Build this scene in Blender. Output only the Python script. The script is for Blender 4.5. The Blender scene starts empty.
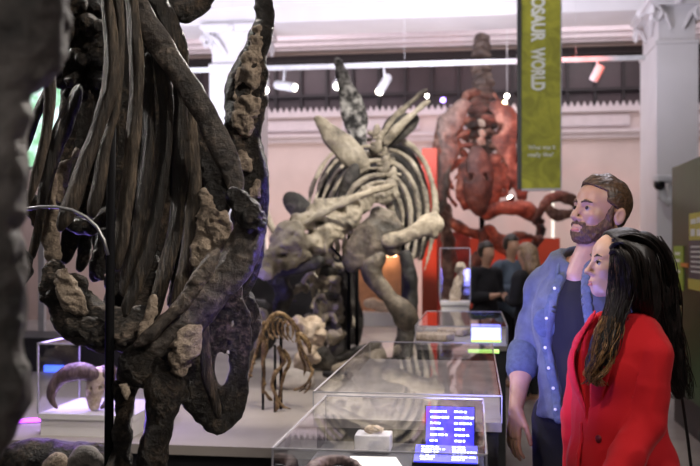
import bpy, bmesh, math, random
import numpy as np
from mathutils import Vector, Matrix, Euler
random.seed(7)
# ---------------------------------------------------------------- camera model
F = 900.0; HZ = 248.0; CZ = 1.57           # focal length in px of a 700 px frame, horizon row, eye height
def W(x, y, D):
    return np.array([(x-350)/F*D, D, CZ-(y-HZ)/F*D])
A = math.radians(7.9); CA, SA = math.cos(A), math.sin(A)
def RM(u, v, z=0.0):                        # room frame (hall axis turned a little right of the lens axis)
    return np.array([u*CA+v*SA, -u*SA+v*CA, z])
def toroom(p):
    return (p[0]*CA-p[1]*SA, p[0]*SA+p[1]*CA)
def on_v(x, y, v):                          # where the ray through (x, y) meets the room plane v
    t = (x-350)/F; D = v/(CA+t*SA); return W(x, y, D)
def on_z(x, y, z):
    D = (CZ-z)*F/(y-HZ); return W(x, y, D)
sc = bpy.context.scene
COL = sc.collection

# ---------------------------------------------------------------- objects
def props(o, label=None, cat=None, group=None, kind=None):
    if label: o['label'] = label
    if cat: o['category'] = cat
    if group: o['group'] = group
    if kind: o['kind'] = kind
    return o
def thing(name, loc, label, cat, group=None, rz=0.0):
    o = bpy.data.objects.new(name, None); COL.objects.link(o)
    o.empty_display_size = 0.1
    o.location = Vector([float(c) for c in loc]); o.rotation_euler = (0, 0, rz)
    return props(o, label, cat, group)
def wloc(o):
    p = Vector((0, 0, 0))
    while o is not None:
        p = p + o.location; o = o.parent
    return p
def link_mesh(name, me, mat, parent=None, smooth=True, label=None, world=True):
    o = bpy.data.objects.new(name, me); COL.objects.link(o)
    if mat: me.materials.append(mat)
    if parent is not None:
        o.parent = parent
        if world:
            l = wloc(parent); me.transform(Matrix.Translation(-l))
    if smooth: me.polygons.foreach_set('use_smooth', [True]*len(me.polygons))
    if label: o['label'] = label
    me.update()
    return o
def recentre(o):                             # put a single-mesh thing's origin at its base centre
    me = o.data; n = len(me.vertices); c = np.empty(n*3); me.vertices.foreach_get('co', c); c = c.reshape(-1, 3)
    lo, hi = c.min(0), c.max(0); p = Vector(((lo[0]+hi[0])/2, (lo[1]+hi[1])/2, lo[2]))
    me.transform(Matrix.Translation(-p)); o.location = o.location + p
    return o
def np_mesh(name, V, Q):
    me = bpy.data.meshes.new(name)
    me.vertices.add(len(V)); me.vertices.foreach_set('co', np.asarray(V, np.float32).ravel())
    k = Q.shape[1]
    me.loops.add(len(Q)*k); me.loops.foreach_set('vertex_index', Q.astype(np.int32).ravel())
    me.polygons.add(len(Q)); me.polygons.foreach_set('loop_start', np.arange(0, len(Q)*k, k, dtype=np.int32))
    me.update(calc_edges=True); me.validate()
    return me

class MB:                                    # plain mesh builder for hard-surface pieces
    def __init__(s): s.bm = bmesh.new()
    def box(s, c, size, M=None, bev=0.0):
        r = bmesh.ops.create_cube(s.bm, size=1.0)
        vs = r['verts']
        T = Matrix.Translation(Vector([float(a) for a in c])) @ (M.to_4x4() if M is not None else Matrix.Identity(4)) @ Matrix.Diagonal((*[float(a) for a in size], 1))
        bmesh.ops.transform(s.bm, matrix=T, verts=vs)
        if bev > 0:
            es = list({e for v in vs for e in v.link_edges})
            bmesh.ops.bevel(s.bm, geom=es, offset=bev, segments=2, affect='EDGES', profile=0.5)
        return s
    def rbox(s, u0, u1, v0, v1, z0, z1, bev=0.0):    # a box in the room frame
        c = RM((u0+u1)/2, (v0+v1)/2, (z0+z1)/2)
        return s.box(c, (u1-u0, v1-v0, z1-z0), Matrix.Rotation(-A, 3, 'Z'), bev)
    def quad(s, pts):
        vs = [s.bm.verts.new([float(a) for a in p]) for p in pts]; s.bm.faces.new(vs); return s
    def tube(s, pts, rs, seg=10, cap=True):
        pts = [Vector([float(a) for a in p]) for p in pts]
        if not hasattr(rs, '__len__'): rs = [rs]*len(pts)
        rings = []; up = None
        for i, p in enumerate(pts):
            t = (pts[min(i+1, len(pts)-1)]-pts[max(i-1, 0)]).normalized()
            if up is None: up = t.orthogonal().normalized()
            n = (up - t*up.dot(t)).normalized(); up = n; b = t.cross(n)
            rings.append([s.bm.verts.new(p+(n*math.cos(2*math.pi*k/seg)+b*math.sin(2*math.pi*k/seg))*rs[i]) for k in range(seg)])
        for a, b in zip(rings, rings[1:]):
            for k in range(seg): s.bm.faces.new((a[k], a[(k+1) % seg], b[(k+1) % seg], b[k]))
        if cap:
            s.bm.faces.new(rings[0][::-1]); s.bm.faces.new(rings[-1])
        return s
    def lathe(s, c, prof, seg=24, M=None):
        rings = []
        for r, z in prof:
            ring = []
            for k in range(seg):
                a = 2*math.pi*k/seg; p = Vector((r*math.cos(a), r*math.sin(a), z))
                if M is not None: p = M @ p
                ring.append(s.bm.verts.new(p+Vector([float(q) for q in c])))
            rings.append(ring)
        for a, b in zip(rings, rings[1:]):
            for k in range(seg): s.bm.faces.new((a[k], a[(k+1) % seg], b[(k+1) % seg], b[k]))
        s.bm.faces.new(rings[0][::-1]); s.bm.faces.new(rings[-1])
        return s
    def ball(s, c, r, scale=(1, 1, 1), sub=2):
        q = bmesh.ops.create_icosphere(s.bm, subdivisions=sub, radius=r)
        bmesh.ops.transform(s.bm, matrix=Matrix.Translation(Vector([float(a) for a in c])) @ Matrix.Diagonal((*scale, 1)), verts=q['verts'])
        return s
    def build(s, name, mat, parent=None, smooth=False, label=None):
        me = bpy.data.meshes.new(name)
        bmesh.ops.recalc_face_normals(s.bm, faces=s.bm.faces); s.bm.to_mesh(me); s.bm.free()
        return link_mesh(name, me, mat, parent, smooth, label)

# ---------------------------------------------------------------- noise
def _hash(i, j, k):
    h = (i*374761393 + j*668265263 + k*2147483647*0 + k*1274126177) & 0xffffffff
    h = ((h ^ (h >> 13))*1274126177) & 0xffffffff
    return ((h ^ (h >> 16)) & 0xffff)/32767.5 - 1.0
def vnoise(P):
    P = np.asarray(P, np.float64); I = np.floor(P).astype(np.int64); f = P-I; f = f*f*(3-2*f)
    out = 0
    for a in (0, 1):
        wa = f[:, 0] if a else 1-f[:, 0]
        for b in (0, 1):
            wb = f[:, 1] if b else 1-f[:, 1]
            for c in (0, 1):
                wc = f[:, 2] if c else 1-f[:, 2]
                out = out + wa*wb*wc*_hash(I[:, 0]+a, I[:, 1]+b, I[:, 2]+c)
    return out
def fbm(P, oct=3, seed=0.0):
    P = np.asarray(P)+seed; r = 0; a = 1.0
    for o in range(oct):
        r = r+a*vnoise(P); P = P*2.03+11.7; a *= 0.5
    return r

# ---------------------------------------------------------------- signed-distance sculpting + surface nets
class S:
    def __init__(s, frame=None, k=0.01):
        s.p = []; s.k = k; s.M = np.array(frame, float) if frame is not None else np.eye(4)
    def pt(s, p): return s.M[:3, :3] @ np.asarray(p, float)+s.M[:3, 3]
    def cap(s, a, b, ra, rb=None, flat=1.0, ax=None, sub=False, k=None, wld=False):
        rb = ra if rb is None else rb
        if not wld: q_ = np.linalg.norm(s.M[:3, 0]); a, b = s.pt(a), s.pt(b); ra, rb = ra*q_, rb*q_
        if ax is not None and not wld: ax = s.M[:3, :3] @ np.asarray(ax, float)
        if ax is not None: ax = np.asarray(ax, float)/np.linalg.norm(ax)
        m = max(ra, rb)*max(1, flat)
        s.p.append(('cap', np.minimum(a, b)-m, np.maximum(a, b)+m, (a, b, ra, rb, flat, ax), sub, s.k if k is None else k)); return s
    def chain(s, pts, flat=1.0, ax=None, sub=False, k=None, wld=False, n=0):
        """pts: [(point, radius)]; n > 0 resamples as a smooth spline"""
        if n:
            P = np.array([np.append(np.asarray(p, float), r) for p, r in pts]); Q = []
            E = np.vstack([2*P[0]-P[1], P, 2*P[-1]-P[-2]])
            for i in range(len(P)-1):
                p0, p1, p2, p3 = E[i:i+4]
                for j in range(n):
                    t = j/n; Q.append(.5*((2*p1)+(-p0+p2)*t+(2*p0-5*p1+4*p2-p3)*t*t+(-p0+3*p1-3*p2+p3)*t**3))
            Q.append(P[-1]); pts = [(q[:3], max(q[3], 1e-3)) for q in Q]
        for (a, ra), (b, rb) in zip(pts, pts[1:]): s.cap(a, b, ra, rb, flat, ax, sub, k, wld)
        return s
    def ell(s, c, r, R=None, sub=False, k=None, wld=False):
        r = np.ones(3)*r; R = np.eye(3) if R is None else np.array(R, float)
        q_ = np.linalg.norm(R[:, 0]); R = R/q_; r = r*q_
        if not wld: q_ = np.linalg.norm(s.M[:3, 0]); c = s.pt(c); R = s.M[:3, :3] @ R/q_; r = r*q_
        c = np.asarray(c, float); e = np.sqrt(((R*r)**2).sum(1))
        s.p.append(('ell', c-e, c+e, (c, r, R), sub, s.k if k is None else k)); return s
    def fn(s, f, lo=None, hi=None):
        s.p.append(('fn', None, None, f, False, 0)); return s
    def mesh(s, vox, zs=None, pad=None):
        k = max([p[5] for p in s.p if p[0] != 'fn']+[0]); pad = vox*2+k*0.3 if pad is None else pad
        lo = np.min([p[1] for p in s.p if p[1] is not None and not p[4]], 0)-pad; hi = np.max([p[2] for p in s.p if p[2] is not None and not p[4]], 0)+pad
        g = [np.arange(lo[i], hi[i]+vox, vox) for i in range(3)]
        if zs is not None:
            z = [lo[2]]
            while z[-1] < hi[2]: z.append(z[-1]+zs(z[-1]))
            g[2] = np.array(z)
        f = np.full([len(q) for q in g], 0.2, np.float32)
        Mi = np.linalg.inv(s.M)
        for kind, a, b, d, sub, kk in s.p:
            if kind == 'fn':
                X = g[0][:, None, None]; Y = g[1][None, :, None]; Z = g[2][None, None, :]
                L = [Mi[i, 0]*X+Mi[i, 1]*Y+Mi[i, 2]*Z+Mi[i, 3] for i in range(3)]
                f = d(L[0], L[1], L[2], f).astype(np.float32); continue
            m = kk+3*vox
            sl = tuple(slice(max(np.searchsorted(g[i], a[i]-m)-1, 0), np.searchsorted(g[i], b[i]+m)+1) for i in range(3))
            X = g[0][sl[0]][:, None, None].astype(np.float32); Y = g[1][sl[1]][None, :, None].astype(np.float32); Z = g[2][sl[2]][None, None, :].astype(np.float32)
            if kind == 'cap':
                A_, B_, ra, rb, flat, ax = d; ba = B_-A_; L2 = max(float(ba @ ba), 1e-12)
                px, py, pz = X-A_[0], Y-A_[1], Z-A_[2]
                t = np.clip((px*ba[0]+py*ba[1]+pz*ba[2])/L2, 0, 1)
                qx, qy, qz = px-t*ba[0], py-t*ba[1], pz-t*ba[2]
                q2 = qx*qx+qy*qy+qz*qz
                if ax is not None and flat != 1.0:
                    dn = qx*ax[0]+qy*ax[1]+qz*ax[2]; q2 = q2+dn*dn*(1/flat**2-1)
                D = np.sqrt(q2)-(ra+t*(rb-ra))
                if flat < 1.0 and ax is not None: D = D*(0.5+0.5*flat)
            else:
                c, r, R = d; px, py, pz = X-c[0], Y-c[1], Z-c[2]
                q2 = 0
                g2 = 0
                for i in range(3):
                    u = px*R[0, i]+py*R[1, i]+pz*R[2, i]; q2 = q2+(u/r[i])**2; g2 = g2+(u/r[i]**2)**2
                q = np.sqrt(q2); D = q*(q-1)/np.maximum(np.sqrt(g2), 1e-6)
            v = f[sl]; kk = max(kk, 1e-5)
            if not sub:
                h = np.clip(.5+.5*(v-D)/kk, 0, 1); f[sl] = v*(1-h)+D*h-kk*h*(1-h)
            else:
                h = np.clip(.5-.5*(v+D)/kk, 0, 1); f[sl] = v*(1-h)-D*h+kk*h*(1-h)
        f[0], f[-1] = .1, .1; f[:, 0], f[:, -1] = .1, .1; f[:, :, 0], f[:, :, -1] = .1, .1
        ins = f < 0
        cnt = np.zeros([n-1 for n in f.shape], np.int8)
        for i in (0, 1):
            for j in (0, 1):
                for l in (0, 1): cnt += ins[i:ins.shape[0]-1+i, j:ins.shape[1]-1+j, l:ins.shape[2]-1+l]
        act = (cnt > 0) & (cnt < 8); C = np.argwhere(act)
        if len(C) == 0: raise RuntimeError('empty sdf')
        idx = np.full(act.shape, -1, np.int32); idx[act] = np.arange(len(C))
        acc = np.zeros((len(C), 3)); n = np.zeros(len(C))
        for ax_ in range(3):
            o1, o2 = [q for q in range(3) if q != ax_]
            for i in (0, 1):
                for j in (0, 1):
                    c0 = C.copy(); c0[:, o1] += i; c0[:, o2] += j; c1 = c0.copy(); c1[:, ax_] += 1
                    a = f[c0[:, 0], c0[:, 1], c0[:, 2]]; b = f[c1[:, 0], c1[:, 1], c1[:, 2]]
                    m = (a < 0) != (b < 0)
                    t = a[m]/(a[m]-b[m]); q = c0[m].astype(float); q[:, ax_] += t
                    acc[m] += q; n[m] += 1
        V = acc/n[:, None]
        V = np.stack([np.interp(V[:, i], np.arange(len(g[i])), g[i]) for i in range(3)], 1)
        Q = []
        for ax_ in range(3):
            o1, o2 = (ax_+1) % 3, (ax_+2) % 3
            s0 = [slice(1, -1)]*3; s1 = [slice(1, -1)]*3; s0[ax_] = slice(1, -2); s1[ax_] = slice(2, -1)
            a = ins[tuple(s0)]; b = ins[tuple(s1)]
            for flip, m in ((0, a & ~b), (1, b & ~a)):
                E = np.argwhere(m)+1
                if not len(E): continue
                def gi(d1, d2):
                    e = E.copy(); e[:, o1] += d1; e[:, o2] += d2; return idx[e[:, 0], e[:, 1], e[:, 2]]
                q = np.stack([gi(-1, -1), gi(0, -1), gi(0, 0), gi(-1, 0)], 1)
                Q.append(q[:, ::-1] if flip else q)
        Q = np.concatenate(Q); Q = Q[(Q >= 0).all(1)]
        return V, Q
def vnormals(V, Q):
    n = np.cross(V[Q[:, 2]]-V[Q[:, 0]], V[Q[:, 3]]-V[Q[:, 1]]); N = np.zeros_like(V)
    for i in range(4):
        for c in range(3): N[:, c] += np.bincount(Q[:, i], n[:, c], len(V))
    return N/np.maximum(np.linalg.norm(N, axis=1, keepdims=True), 1e-9)
def biggest(V, Q):
    lab = np.arange(len(V))
    for _ in range(400):
        m = lab[Q].min(1); new = lab.copy()
        for i in range(4): np.minimum.at(new, Q[:, i], m)
        new = new[new]
        if (new == lab).all(): break
        lab = new
    u, c = np.unique(lab, return_counts=True)
    if len(u) == 1: return V, Q
    keep = lab == u[c.argmax()]; idx = np.cumsum(keep)-1
    return V[keep], idx[Q[keep[Q].all(1)]]
def relax(V, Q, it=1):
    for _ in range(it):
        acc = np.zeros_like(V); cnt = np.zeros(len(V))
        for i in range(4):
            a, b = Q[:, i], Q[:, (i+1) % 4]
            for c in range(3): acc[:, c] += np.bincount(a, V[b, c], len(V))+np.bincount(b, V[a, c], len(V))
            cnt += np.bincount(a, minlength=len(V))+np.bincount(b, minlength=len(V))
        V = V*.5+.5*acc/cnt[:, None]
    return V
def rag_fn(amp, fr, oct=3):
    sd = random.random()*50
    def f_(x, y, z, f):
        m = np.abs(f) < amp*1.8; I = np.argwhere(m)
        if len(I) == 0: return f
        P = np.stack([np.broadcast_to(c, f.shape)[m] for c in (x, y, z)], 1)
        f = f.copy(); n = fbm(P*np.asarray(fr, float), oct, sd); f[m] += amp*(np.abs(n)*1.6-.55+.35*n); return f
    return f_
def sculpt(name, sdf, mat, vox, parent=None, disp=None, sm=1, zs=None, label=None, post=None):
    """disp: list of (amplitude m, frequency per m or 3-vector, octaves, mode)"""
    V, Q = biggest(*sdf.mesh(vox, zs))
    if sm: V = relax(V, Q, sm)
    if disp:
        for amp, fr, oc, mode in disp:
            N = vnormals(V, Q); P = V*np.asarray(fr, float)
            n = fbm(P, oc, seed=(hash(name) % 1)*0+random.random()*50)
            if mode == 'ridge': n = 0.5-np.abs(n)
            elif mode == 'pit': n = np.minimum(n, 0)
            V = V+N*(amp*n)[:, None]
    if post: V = post(V)
    return link_mesh(name, np_mesh(name, V, Q), mat, parent, True, label)

# ---------------------------------------------------------------- materials
def mat(name):
    m = bpy.data.materials.new(name); m.use_nodes = True
    nt = m.node_tree; b = nt.nodes['Principled BSDF']; return m, nt, b
def nd(nt, t, **kw):
    n = nt.nodes.new(t)
    for k, v in kw.items():
        if k in n.inputs.keys(): n.inputs[k].default_value = v
        else: setattr(n, k, v)
    return n
def c4(c): return (c[0], c[1], c[2], 1.0)
def simple(name, col, rough=.5, metal=0.0, nscale=0, namp=.15, bump=0.0, bscale=60, emis=None, estr=0, spec=None, sheen=0, coat=0, stretch=None):
    m, nt, b = mat(name)
    b.inputs['Base Color'].default_value = c4(col); b.inputs['Roughness'].default_value = rough; b.inputs['Metallic'].default_value = metal
    if spec is not None: b.inputs['Specular IOR Level'].default_value = spec
    if sheen: b.inputs['Sheen Weight'].default_value = sheen
    if coat: b.inputs['Coat Weight'].default_value = coat
    if emis: b.inputs['Emission Color'].default_value = c4(emis); b.inputs['Emission Strength'].default_value = estr
    tc = nd(nt, 'ShaderNodeTexCoord'); mp = nd(nt, 'ShaderNodeMapping'); nt.links.new(tc.outputs['Object'], mp.inputs['Vector'])
    if stretch: mp.inputs['Scale'].default_value = stretch
    sc_ = nscale if nscale else 8
    n = nd(nt, 'ShaderNodeTexNoise', Scale=sc_, Detail=5.0); nt.links.new(mp.outputs[0], n.inputs['Vector'])
    r = nd(nt, 'ShaderNodeValToRGB'); r.color_ramp.elements[0].position = .3; r.color_ramp.elements[1].position = .7
    r.color_ramp.elements[0].color = c4([max(0, c*(1-namp)) for c in col]); r.color_ramp.elements[1].color = c4([min(1, c*(1+namp)) for c in col])
    nt.links.new(n.outputs['Fac'], r.inputs[0]); nt.links.new(r.outputs[0], b.inputs['Base Color'])
    if bump:
        n2 = nd(nt, 'ShaderNodeTexNoise', Scale=bscale, Detail=6.0); nt.links.new(mp.outputs[0], n2.inputs['Vector'])
        bp = nd(nt, 'ShaderNodeBump', Strength=bump, Distance=.01); nt.links.new(n2.outputs['Fac'], bp.inputs['Height']); nt.links.new(bp.outputs[0], b.inputs['Normal'])
    return m
def bone(name, dark, mid, light, sc_=6.0, pos=(.38, .55, .72), rough=.45, bump=.6, dist=.02, fine=45, stretch=None, spec=.5):
    m, nt, b = mat(name)
    tc = nd(nt, 'ShaderNodeTexCoord'); mp = nd(nt, 'ShaderNodeMapping'); nt.links.new(tc.outputs['Object'], mp.inputs['Vector'])
    if stretch: mp.inputs['Scale'].default_value = stretch
    n = nd(nt, 'ShaderNodeTexNoise', Scale=sc_, Detail=8.0, Roughness=.62); nt.links.new(mp.outputs[0], n.inputs['Vector'])
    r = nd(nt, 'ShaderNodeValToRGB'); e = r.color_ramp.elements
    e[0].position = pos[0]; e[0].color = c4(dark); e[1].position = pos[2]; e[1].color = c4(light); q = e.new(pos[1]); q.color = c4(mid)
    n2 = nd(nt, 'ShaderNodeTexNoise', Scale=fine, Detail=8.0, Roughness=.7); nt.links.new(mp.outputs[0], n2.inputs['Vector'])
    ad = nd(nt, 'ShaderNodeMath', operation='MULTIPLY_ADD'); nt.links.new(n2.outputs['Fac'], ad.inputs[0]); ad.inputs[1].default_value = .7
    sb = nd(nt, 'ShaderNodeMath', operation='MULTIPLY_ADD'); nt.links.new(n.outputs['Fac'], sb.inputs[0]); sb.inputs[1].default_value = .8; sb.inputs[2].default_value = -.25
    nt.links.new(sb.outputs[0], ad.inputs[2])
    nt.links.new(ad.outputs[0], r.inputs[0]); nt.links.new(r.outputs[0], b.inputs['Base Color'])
    v = nd(nt, 'ShaderNodeTexVoronoi', Scale=fine*.35, feature='DISTANCE_TO_EDGE'); nt.links.new(n2.outputs['Color'], v.inputs['Vector'])
    nt.links.new(mp.outputs[0], v.inputs['Vector'])
    mx = nd(nt, 'ShaderNodeMath', operation='MULTIPLY_ADD'); nt.links.new(v.outputs['Distance'], mx.inputs[0]); mx.inputs[1].default_value = .25; nt.links.new(n2.outputs['Fac'], mx.inputs[2])
    bp = nd(nt, 'ShaderNodeBump', Strength=bump, Distance=dist); nt.links.new(mx.outputs[0], bp.inputs['Height']); nt.links.new(bp.outputs[0], b.inputs['Normal'])
    rr = nd(nt, 'ShaderNodeMapRange'); rr.inputs['To Min'].default_value = rough-.12; rr.inputs['To Max'].default_value = rough+.25
    nt.links.new(n2.outputs['Fac'], rr.inputs['Value']); nt.links.new(rr.outputs[0], b.inputs['Roughness'])
    b.inputs['Specular IOR Level'].default_value = spec
    return m
def glassmat(name, tint=(1, 1, 1), lo=.04, bright=1.0):
    m = bpy.data.materials.new(name); m.use_nodes = True; nt = m.node_tree; nt.nodes.clear()
    o = nt.nodes.new('ShaderNodeOutputMaterial'); t = nd(nt, 'ShaderNodeBsdfTransparent'); t.inputs['Color'].default_value = c4(tint)
    g = nd(nt, 'ShaderNodeBsdfGlossy', Roughness=.015); g.inputs['Color'].default_value = (bright, bright, bright, 1)
    fr = nd(nt, 'ShaderNodeFresnel', IOR=1.5); mx = nt.nodes.new('ShaderNodeMixShader')
    nt.links.new(fr.outputs[0], mx.inputs[0]); nt.links.new(t.outputs[0], mx.inputs[1]); nt.links.new(g.outputs[0], mx.inputs[2]); nt.links.new(mx.outputs[0], o.inputs['Surface'])
    return m
def emit(name, col, s):
    m = bpy.data.materials.new(name); m.use_nodes = True; nt = m.node_tree; b = nt.nodes['Principled BSDF']
    b.inputs['Base Color'].default_value = c4([c*.3 for c in col]); b.inputs['Emission Color'].default_value = c4(col); b.inputs['Emission Strength'].default_value = s
    return m
# fix for thin glass boxes: no mirror on inner faces
def glassmat(name, tint=(1, 1, 1), bright=1.0, k=1.0):
    m = bpy.data.materials.new(name); m.use_nodes = True; nt = m.node_tree; nt.nodes.clear()
    o = nt.nodes.new('ShaderNodeOutputMaterial'); t = nd(nt, 'ShaderNodeBsdfTransparent'); t.inputs['Color'].default_value = c4(tint)
    g = nd(nt, 'ShaderNodeBsdfGlossy', Roughness=.02); g.inputs['Color'].default_value = (bright, bright, bright, 1)
    fr = nd(nt, 'ShaderNodeFresnel', IOR=1.5); geo = nt.nodes.new('ShaderNodeNewGeometry')
    inv = nd(nt, 'ShaderNodeMath', operation='SUBTRACT'); inv.inputs[0].default_value = k; nt.links.new(geo.outputs['Backfacing'], inv.inputs[1]); inv.use_clamp = True
    mu = nd(nt, 'ShaderNodeMath', operation='MULTIPLY'); nt.links.new(fr.outputs[0], mu.inputs[0]); nt.links.new(inv.outputs[0], mu.inputs[1])
    mx = nt.nodes.new('ShaderNodeMixShader')
    nt.links.new(mu.outputs[0], mx.inputs[0]); nt.links.new(t.outputs[0], mx.inputs[1]); nt.links.new(g.outputs[0], mx.inputs[2]); nt.links.new(mx.outputs[0], o.inputs['Surface'])
    return m
def on_u(x, y, u):
    t = (x-350)/F; D = u/(t*CA-SA); return W(x, y, D)

M = {}
M['wall'] = simple('plaster_wall', (.62, .52, .50), .85, nscale=1.5, namp=.08, bump=.1, bscale=30)
M['white'] = simple('white_paint', (.72, .70, .72), .6, nscale=2, namp=.04, bump=.05, bscale=20)
M['ceil'] = simple('ceiling_paint', (.6, .58, .6), .9, namp=.04)
M['floor'] = simple('floor_concrete', (.20, .175, .16), .35, nscale=3, namp=.25, bump=.08, bscale=25)
M['pane'] = simple('window_pane_dusty', (.065, .045, .050), .35, nscale=1.2, namp=.35)
M['mull'] = simple('dark_mullion', (.018, .012, .014), .5)
M['deck'] = simple('platform_deck', (.30, .27, .25), .55, nscale=2.2, namp=.12, bump=.05, bscale=15)
M['black'] = simple('black_laminate', (.012, .012, .014), .45)
M['darkgrey'] = simple('dark_grey_plinth', (.03, .03, .034), .5)
M['glass'] = glassmat('clear_acrylic', (.97, .97, .98), 1.0)
M['edge'] = simple('polished_acrylic_edge', (.45, .44, .48), .2, spec=.9)
M['case_deck'] = simple('case_deck_grey', (.34, .315, .30), .6, nscale=6, namp=.2)
M['metal'] = simple('white_metal', (.6, .6, .62), .35)
M['rod'] = simple('black_steel_rod', (.005, .005, .006), .85, spec=.1)
M['lamp'] = emit('lamp_glow', (1, .93, .8), 14)

# ---- room shell
ZC = 7.2; VB = 17.3
def st(o): o['kind'] = 'structure'; return o
st(MB().rbox(-16, 12, -6, 19, -.2, 0).build('floor', M['floor']))
st(MB().rbox(-16, 12, -6, 19, ZC, ZC+.2).build('ceiling', M['ceil']))
zb, zt = 4.21, 5.41
m = MB(); m.rbox(-16, 12, VB, VB+.6, 0, zb); m.rbox(-16, 12, VB, VB+.6, zt, ZC)
st(m.build('wall_back', M['wall']))
st(MB().rbox(-16, 12, VB+1.35, VB+1.6, 3.5, ZC).build('wall_gallery', M['pane']))
st(MB().rbox(-16.2, -16, -6, 19, 0, ZC).build('wall_left', M['wall']))
st(MB().rbox(12, 12.2, -6, 19, 0, ZC).build('wall_right', M['wall']))
# gallery window behind the opening
w1 = thing('window_1', RM(0, VB+.45, zb), None, None); w1['kind'] = 'structure'
MB().rbox(-15, 11, VB+.46, VB+.48, zb, zt).build('pane', M['pane'], w1)
m = MB(); pitch = .52; u0 = toroom(W(430, 90, 17))[0]
k = -28
while k < 22:
    m.rbox(u0+k*pitch-.028, u0+k*pitch+.028, VB+.36, VB+.44, zb, zt); k += 1
m.rbox(-15, 11, VB+.34, VB+.45, zb+.36, zb+.42); m.rbox(-15, 11, VB+.34, VB+.45, zt-.14, zt); m.rbox(-15, 11, VB+.34, VB+.45, zb, zb+.08)
m.build('window_frame', M['mull'], w1)
# toothed cresting along the sill, cornices and string courses
m = MB(); m.rbox(-15, 11, VB-.10, VB+.3, zb-.10, zb)
bm = m.bm; u = -9.0
while u < 6:
    pts = [RM(u, VB-.08, zb), RM(u+.10, VB-.08, zb), RM(u+.05, VB-.08, zb+.10)]
    pb = [p+RM(0, .06) for p in pts]
    a = [bm.verts.new(p) for p in pts]; b = [bm.verts.new(p) for p in pb]
    bm.faces.new(a); bm.faces.new(b[::-1])
    for i in range(3): bm.faces.new((a[i], b[i], b[(i+1) % 3], a[(i+1) % 3]))
    u += .118
M['trim_pink'] = simple('trim_paint', (.60, .54, .56), .7, namp=.05)
st(m.build('trim_1', M['trim_pink']))
m = MB()
for z0, z1, d in ((3.62, 3.72, .08), (3.72, 3.78, .14), (zt, zt+.06, .10), (zt+.06, zt+.16, .2), (zt+.16, zt+.2, .26), (zt+.2, zt+.3, .12)):
    m.rbox(-15, 11, VB-d, VB+.1, z0, z1)
st(m.build('trim_2', M['trim_pink']))
# raised wall fields under the string course
m = MB(); u = -8.4
while u < 6:
    m.rbox(u, u+1.5, VB-.05, VB+.02, 3.85, 4.05); u += 1.95
st(m.build('trim_3', M['trim_pink']))
# entablature beam carried by the pillars
m = MB()
for z0, z1, v0 in ((4.87, 5.10, 12.9), (5.10, 5.36, 12.84), (5.36, 5.43, 12.72), (5.43, 5.95, 12.86), (5.95, 6.05, 12.7), (6.05, 6.2, 12.5), (6.2, 7.2, 12.86)):
    m.rbox(-15, 11, v0, 13.75, z0, z1)
st(m.build('trim_4', M['white']))

# ---- pillars with leafy capitals
def capital(m, u, v, hw, z0, z1, hv=None):
    hv = hv or hw; H = z1-z0; up = lambda du, dv, z: RM(u+du, v+dv, z)
    def slab(g, a, b, bv_=0.0): m.rbox(u-hw-g, u+hw+g, v-hv-g, v+hv+g, a, b, bv_)
    slab(.015, z0, z0+.05, .008); slab(-.03, z0, z1-.06); slab(.12, z1-.08, z1, .012); slab(.08, z1-.12, z1-.08)
    def leaf(cu, cv, nu, nv, h, w, b0):
        rows = 7; L = []
        for i in range(rows):
            t = i/(rows-1); zz = b0+h*(t if t < .8 else .8-.35*(t-.8)); out = .03+.09*t*t+(.05*(t-.7) if t > .7 else 0)
            ww = w*(.55+.6*math.sin(t*2.4))*(1-.55*t)*(1+.25*(i % 2))
            L.append((cu+nu*out, cv+nv*out, zz, ww))
        for s in (-1, 1):
            prev = None
            for (a, b, zz, ww) in L:
                p0 = up(a, b, zz); p1 = up(a-nv*s*ww-nu*.025, b+nu*s*ww-nv*.025, zz-.01)
                p2 = up(a-nu*.03, b-nv*.03, zz)
                cur = [m.bm.verts.new(p) for p in (p0, p1, p2)]
                if prev:
                    for i in range(3): m.bm.faces.new((prev[i], prev[(i+1) % 3], cur[(i+1) % 3], cur[i]))
                else: m.bm.faces.new(cur)
                prev = cur
            m.bm.faces.new(prev)
    for nu, nv in ((0, -1), (-1, 0), (1, 0)):
        tu, tv = -nv, nu; ha, hn = (hw, hv) if nu == 0 else (hv, hw)
        for q in (-.78, -.26, .26, .78):
            leaf(u+nu*(hn-.02)+tu*q*ha, v+nv*(hn-.02)+tv*q*ha, nu, nv, H*.48, .085, z0+.05)
        for q in (-.5, 0, .5):
            leaf(u+nu*(hn-.02)+tu*q*ha, v+nv*(hn-.02)+tv*q*ha, nu, nv, H*.72, .085, z0+.12)
        for s in (-1, 1):                                                                     # corner scrolls
            pts = []; rs = []
            for i in range(26):
                t = i/25; a = t*4.2*math.pi*.8; r = .115*(1-t*.85)
                cc = ha+.04; pz = z1-.24+math.sin(a)*r
                w2 = cc-.02+math.cos(a)*r*.8; pts.append(up(nu*(hn+.06)+tu*s*w2, nv*(hn+.06)+tv*s*w2, pz)); rs.append(.030*(1-t*.4))
            m.tube(pts, rs, 6)
            m.tube([up(nu*(hn+k1)+tu*s*ha*k2, nv*(hn+k1)+tv*s*ha*k2, zz) for k1, k2, zz in ((0, .3, z0+.2), (.03, .62, z0+H*.62), (.06, 1.05, z1-.13))], [.02, .03, .025], 6)
        m.ball(up(nu*(hn+.11), nv*(hn+.11), z1-.07), .06, sub=2)
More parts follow.
